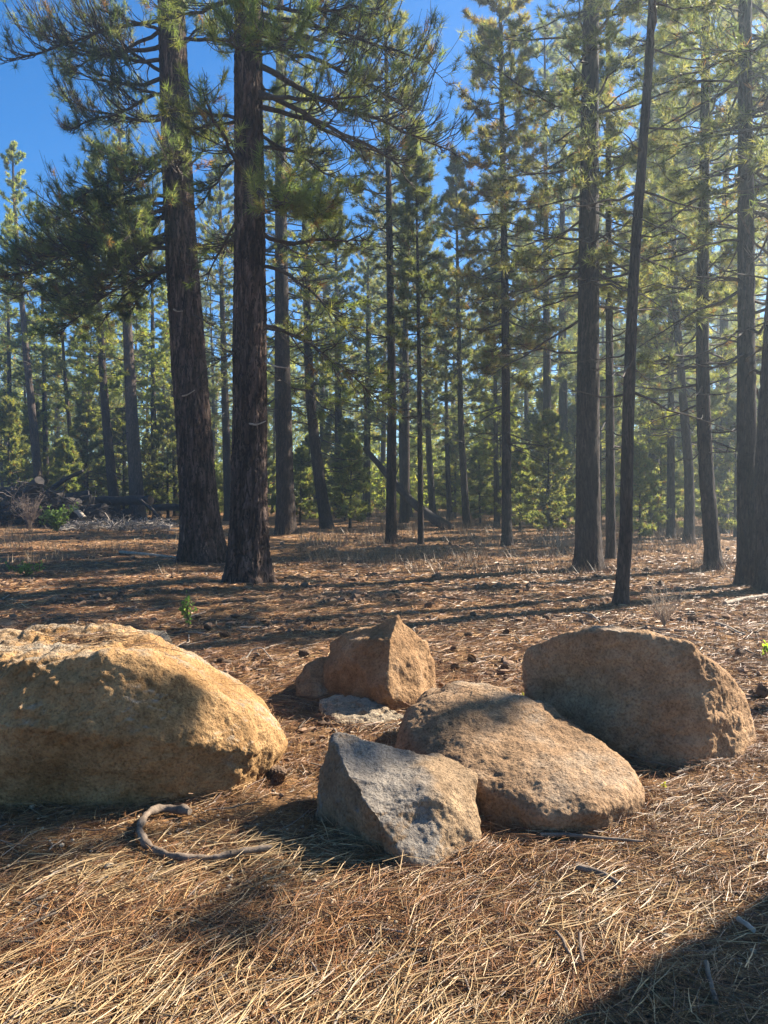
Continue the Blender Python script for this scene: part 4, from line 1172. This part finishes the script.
# ------------------------------------------------------------------ shrubs, sprouts, grass
def stems_plant(name, label, px, py, h, wd, ns, rng, stemcol, leaf=None, lw=0.02, nl=0, cat='plant', D=None, r=0.006, group=None):
    D = D or GD(py); x = (px - CX) / F * D; z = gz1(x, D)
    e = bpy.data.objects.new(name, None); COL.objects.link(e); e.location = (x, D, z); tag(e, label, cat, group)
    az = rng.uniform(0, 2 * PI, ns); sp = rng.uniform(0.1, 1, ns) * wd; hh = h * rng.uniform(0.55, 1.05, ns)
    s = np.linspace(0, 1, 6)
    P = np.zeros((ns, 6, 3)); P[:, :, 0] = (np.cos(az) * sp)[:, None] * s ** 1.4; P[:, :, 1] = (np.sin(az) * sp)[:, None] * s ** 1.4; P[:, :, 2] = hh[:, None] * s
    P[:, :, :2] += np.cumsum(rng.normal(0, 0.03 * h, (ns, 6, 2)), 1) * s[None, :, None]
    mb = MB(); V, q = tubes(P, np.repeat(r * np.ones((ns, 1)), 6, 1) * (1 - 0.6 * s)[None], 4); mb.add(V, q, 0, stemcol)
    i = np.repeat(np.arange(ns), 3); b, tg = lerp_rows(P[i], rng.uniform(0.3, 0.95, len(i))); d = nrm(tg + rng.normal(0, 0.55, tg.shape)); l = 0.3 * h * rng.uniform(0.3, 1, len(i))
    s4 = np.linspace(0, 1, 4); T = b[:, None] + d[:, None] * (l[:, None] * s4)[:, :, None]
    V, q = tubes(T, np.repeat(r * 0.6 * np.ones((len(i), 1)), 4, 1) * (1 - 0.5 * s4)[None], 4); mb.add(V, q, 0, stemcol)
    link('stem', mb.mesh('stem', [MAT['duff']]), e)
    if nl:
        allp = np.concatenate([P[:, 1:], T[:, [1, 2, 3]].reshape(ns, -1, 3)], 1).reshape(-1, 3)
        k = rng.integers(0, len(allp), nl); c = allp[k] + rng.normal(0, 0.02 * h, (nl, 3))
        d = nrm(rng.normal(0, 1, (nl, 3)) + [0, 0, 0.6]); sd = nrm(np.cross(d, rng.normal(0, 1, (nl, 3))))
        L = lw * rng.uniform(0.7, 1.4, (nl, 1))
        up = np.cross(d, sd)
        V = np.stack([c, c + d * L * 0.5 + sd * L * 0.32 + up * L * 0.1, c + d * L, c + d * L * 0.5 - sd * L * 0.32 + up * L * 0.1], 1).reshape(-1, 3)
        lb = MB(); lb.add(V, np.arange(nl * 4).reshape(-1, 4), 0, np.repeat(np.array(leaf) * rng.uniform(0.6, 1.4, (nl, 1)), 4, 0))
        link('foliage', lb.mesh('foliage', [MAT['leaf']], False), e)
    return e


rs = np.random.default_rng(4)
stems_plant('dry_shrub', 'bare brownish twiggy shrub in front of the brush pile', 30, 528, 1.35, 0.65, 46, rs, (0.15, 0.11, 0.085), cat='shrub', D=28.5, r=0.012)
stems_plant('green_shrub', 'round green leafy shrub in front of the brush pile', 57, 534, 0.95, 0.65, 26, rs, (0.09, 0.07, 0.05), (0.10, 0.15, 0.045), 0.09, 900, 'shrub', D=26.5, r=0.01)
stems_plant('leafy_sprout', 'low green leafy sprout in a sunlit strip at the far left', 27, 577, 0.26, 0.4, 16, rs, (0.1, 0.08, 0.05), (0.13, 0.19, 0.06), 0.05, 220, 'plant')
stems_plant('leafy_sprout', 'slim upright green sprout behind the huge left boulder', 189, 628, 0.36, 0.08, 6, rs, (0.12, 0.1, 0.05), (0.16, 0.24, 0.06), 0.04, 130, 'plant')
stems_plant('leafy_sprout', 'tiny yellow green sprout at the left shoulder of the blunt tan boulder', 521, 706, 0.07, 0.03, 4, rs, (0.12, 0.1, 0.05), (0.3, 0.3, 0.06), 0.03, 14, 'plant', r=0.002)
stems_plant('leafy_sprout', 'bright green little sprout at the right edge behind the blunt tan boulder', 765, 656, 0.13, 0.04, 4, rs, (0.12, 0.12, 0.05), (0.26, 0.36, 0.05), 0.04, 24, 'plant', r=0.003)
stems_plant('leafy_sprout', 'tiny yellow leaf sprout in the shade below the blunt tan boulder', 664, 789, 0.03, 0.02, 3, rs, (0.12, 0.1, 0.05), (0.3, 0.3, 0.06), 0.022, 8, 'plant', r=0.0015)
stems_plant('dry_shrub', 'wispy dry brown shrub behind the crest of the blunt tan boulder', 664, 628, 0.42, 0.35, 44, rs, (0.34, 0.26, 0.18), cat='shrub', r=0.0035)
stems_plant('dry_shrub', 'low dry shrub at the foot of the thick straight trunk', 560, 552, 0.45, 0.5, 40, rs, (0.3, 0.24, 0.17), cat='shrub', r=0.007)

mb = MB(); n = 6000
px = rs.uniform(-20, 790, n); D = np.exp(rs.uniform(np.log(13), np.log(48), n)); x = (px - CX) / F * D
dn = fbm(np.stack([x * 0.35, D * 0.35, x * 0], 1), 3) + np.where(px > 300, 0.12, -0.2)
k = dn > 0.12; x, D = x[k], D[k]; n = len(x)
hh = rs.uniform(0.1, 0.42, n) * np.clip(D / 18, 0.5, 1.3); az = rs.uniform(0, 2 * PI, n)
c = np.stack([x, D, gz(x, D)], 1)
m = 7
i = np.repeat(np.arange(n), m); b = c[i] + rs.normal(0, 0.07, (n * m, 3)) * [1, 1, 0]
tip = b + np.stack([rs.normal(0, 0.1, n * m), rs.normal(0, 0.1, n * m), hh[i] * rs.uniform(0.5, 1.1, n * m)], 1)
s = nrm(rs.normal(0, 1, (n * m, 3)) * [1, 1, 0]) * (0.0035 + 0.00016 * D[i])[:, None]
V = np.stack([b - s, b + s, tip], 1).reshape(-1, 3)
mb.add(V, np.arange(n * m * 3).reshape(-1, 3), 0, np.repeat(np.array([0.27, 0.185, 0.105]) * rs.uniform(0.4, 1.2, (n * m, 1)), 3, 0))
tag(link('dry_grass', mb.mesh('dry_grass', [MAT['litter']], False)), 'dry grass and low dead brush growing under the trees', 'grass', kind='stuff')

# ------------------------------------------------------------------ haze: sunlit forest air
bm = bmesh.new(); bmesh.ops.create_cube(bm, size=1.0)
me = bpy.data.meshes.new('haze'); bm.to_mesh(me); bm.free()
hm, hnt, hout = newmat('forest_haze')
pv = hnt.nodes.new('ShaderNodeVolumePrincipled')
pv.inputs['Color'].default_value = (0.68, 0.85, 1.0, 1); pv.inputs['Density'].default_value = 0.0030; pv.inputs['Anisotropy'].default_value = 0.68
hnt.links.new(pv.outputs[0], hout.inputs['Volume'])
me.materials.append(hm)
hz = link('haze', me, None, (0, 30, 10.5)); hz.scale = (310, 260, 27)
tag(hz, 'thin sunlit haze hanging in the forest air', 'haze', kind='stuff')

# ------------------------------------------------------------------ light, sky, camera
wd = bpy.data.worlds.new('World'); SC.world = wd; wd.use_nodes = True
nt = wd.node_tree
sky = nt.nodes.new('ShaderNodeTexSky'); sky.sky_type = 'NISHITA'; sky.sun_disc = False
sky.sun_elevation = SUN_EL; sky.sun_rotation = SUN_AZ
sky.altitude = 2000; sky.air_density = 1.0; sky.dust_density = 0.0; sky.ozone_density = 4.0
bg = nt.nodes['Background']; bg.inputs[1].default_value = 0.058
hs = nt.nodes.new('ShaderNodeHueSaturation'); hs.inputs['Saturation'].default_value = 1.3
nt.links.new(sky.outputs[0], hs.inputs['Color']); nt.links.new(hs.outputs[0], bg.inputs[0])

ld = bpy.data.lights.new('sun', 'SUN'); ld.energy = 5.0; ld.angle = math.radians(0.55); ld.color = (1.0, 0.91, 0.77)
so = bpy.data.objects.new('sun', ld); COL.objects.link(so)
so.rotation_euler = (PI / 2 - SUN_EL, 0, -SUN_AZ + PI)
from mathutils import Vector
sd = Vector((math.sin(SUN_AZ) * math.cos(SUN_EL), math.cos(SUN_AZ) * math.cos(SUN_EL), math.sin(SUN_EL)))
so.rotation_euler = sd.to_track_quat('Z', 'Y').to_euler()
so.location = sd * 60

cd = bpy.data.cameras.new('camera'); cam = bpy.data.objects.new('camera', cd); COL.objects.link(cam)
cam.location = (0, 0, CH); cam.rotation_euler = (PI / 2, 0, 0)
cd.sensor_fit = 'VERTICAL'; cd.sensor_height = 36.0; cd.sensor_width = 27.0
cd.lens = F / 1024 * 36.0
cd.shift_y = -(512 - HY) / 1024.0
cd.clip_start = 0.05; cd.clip_end = 2000
SC.camera = cam

SC.view_settings.view_transform = 'Standard'; SC.view_settings.look = 'None'
SC.view_settings.exposure = 2.05; SC.view_settings.gamma = 1.0; SC.view_settings.use_curve_mapping = False
cy = SC.cycles
cy.use_denoising = True
try:
    cy.denoiser = 'OPENIMAGEDENOISE'
except Exception:
    pass
cy.max_bounces = 6; cy.diffuse_bounces = 3; cy.transmission_bounces = 4; cy.glossy_bounces = 2; cy.volume_bounces = 0
cy.sample_clamp_indirect = 6.0
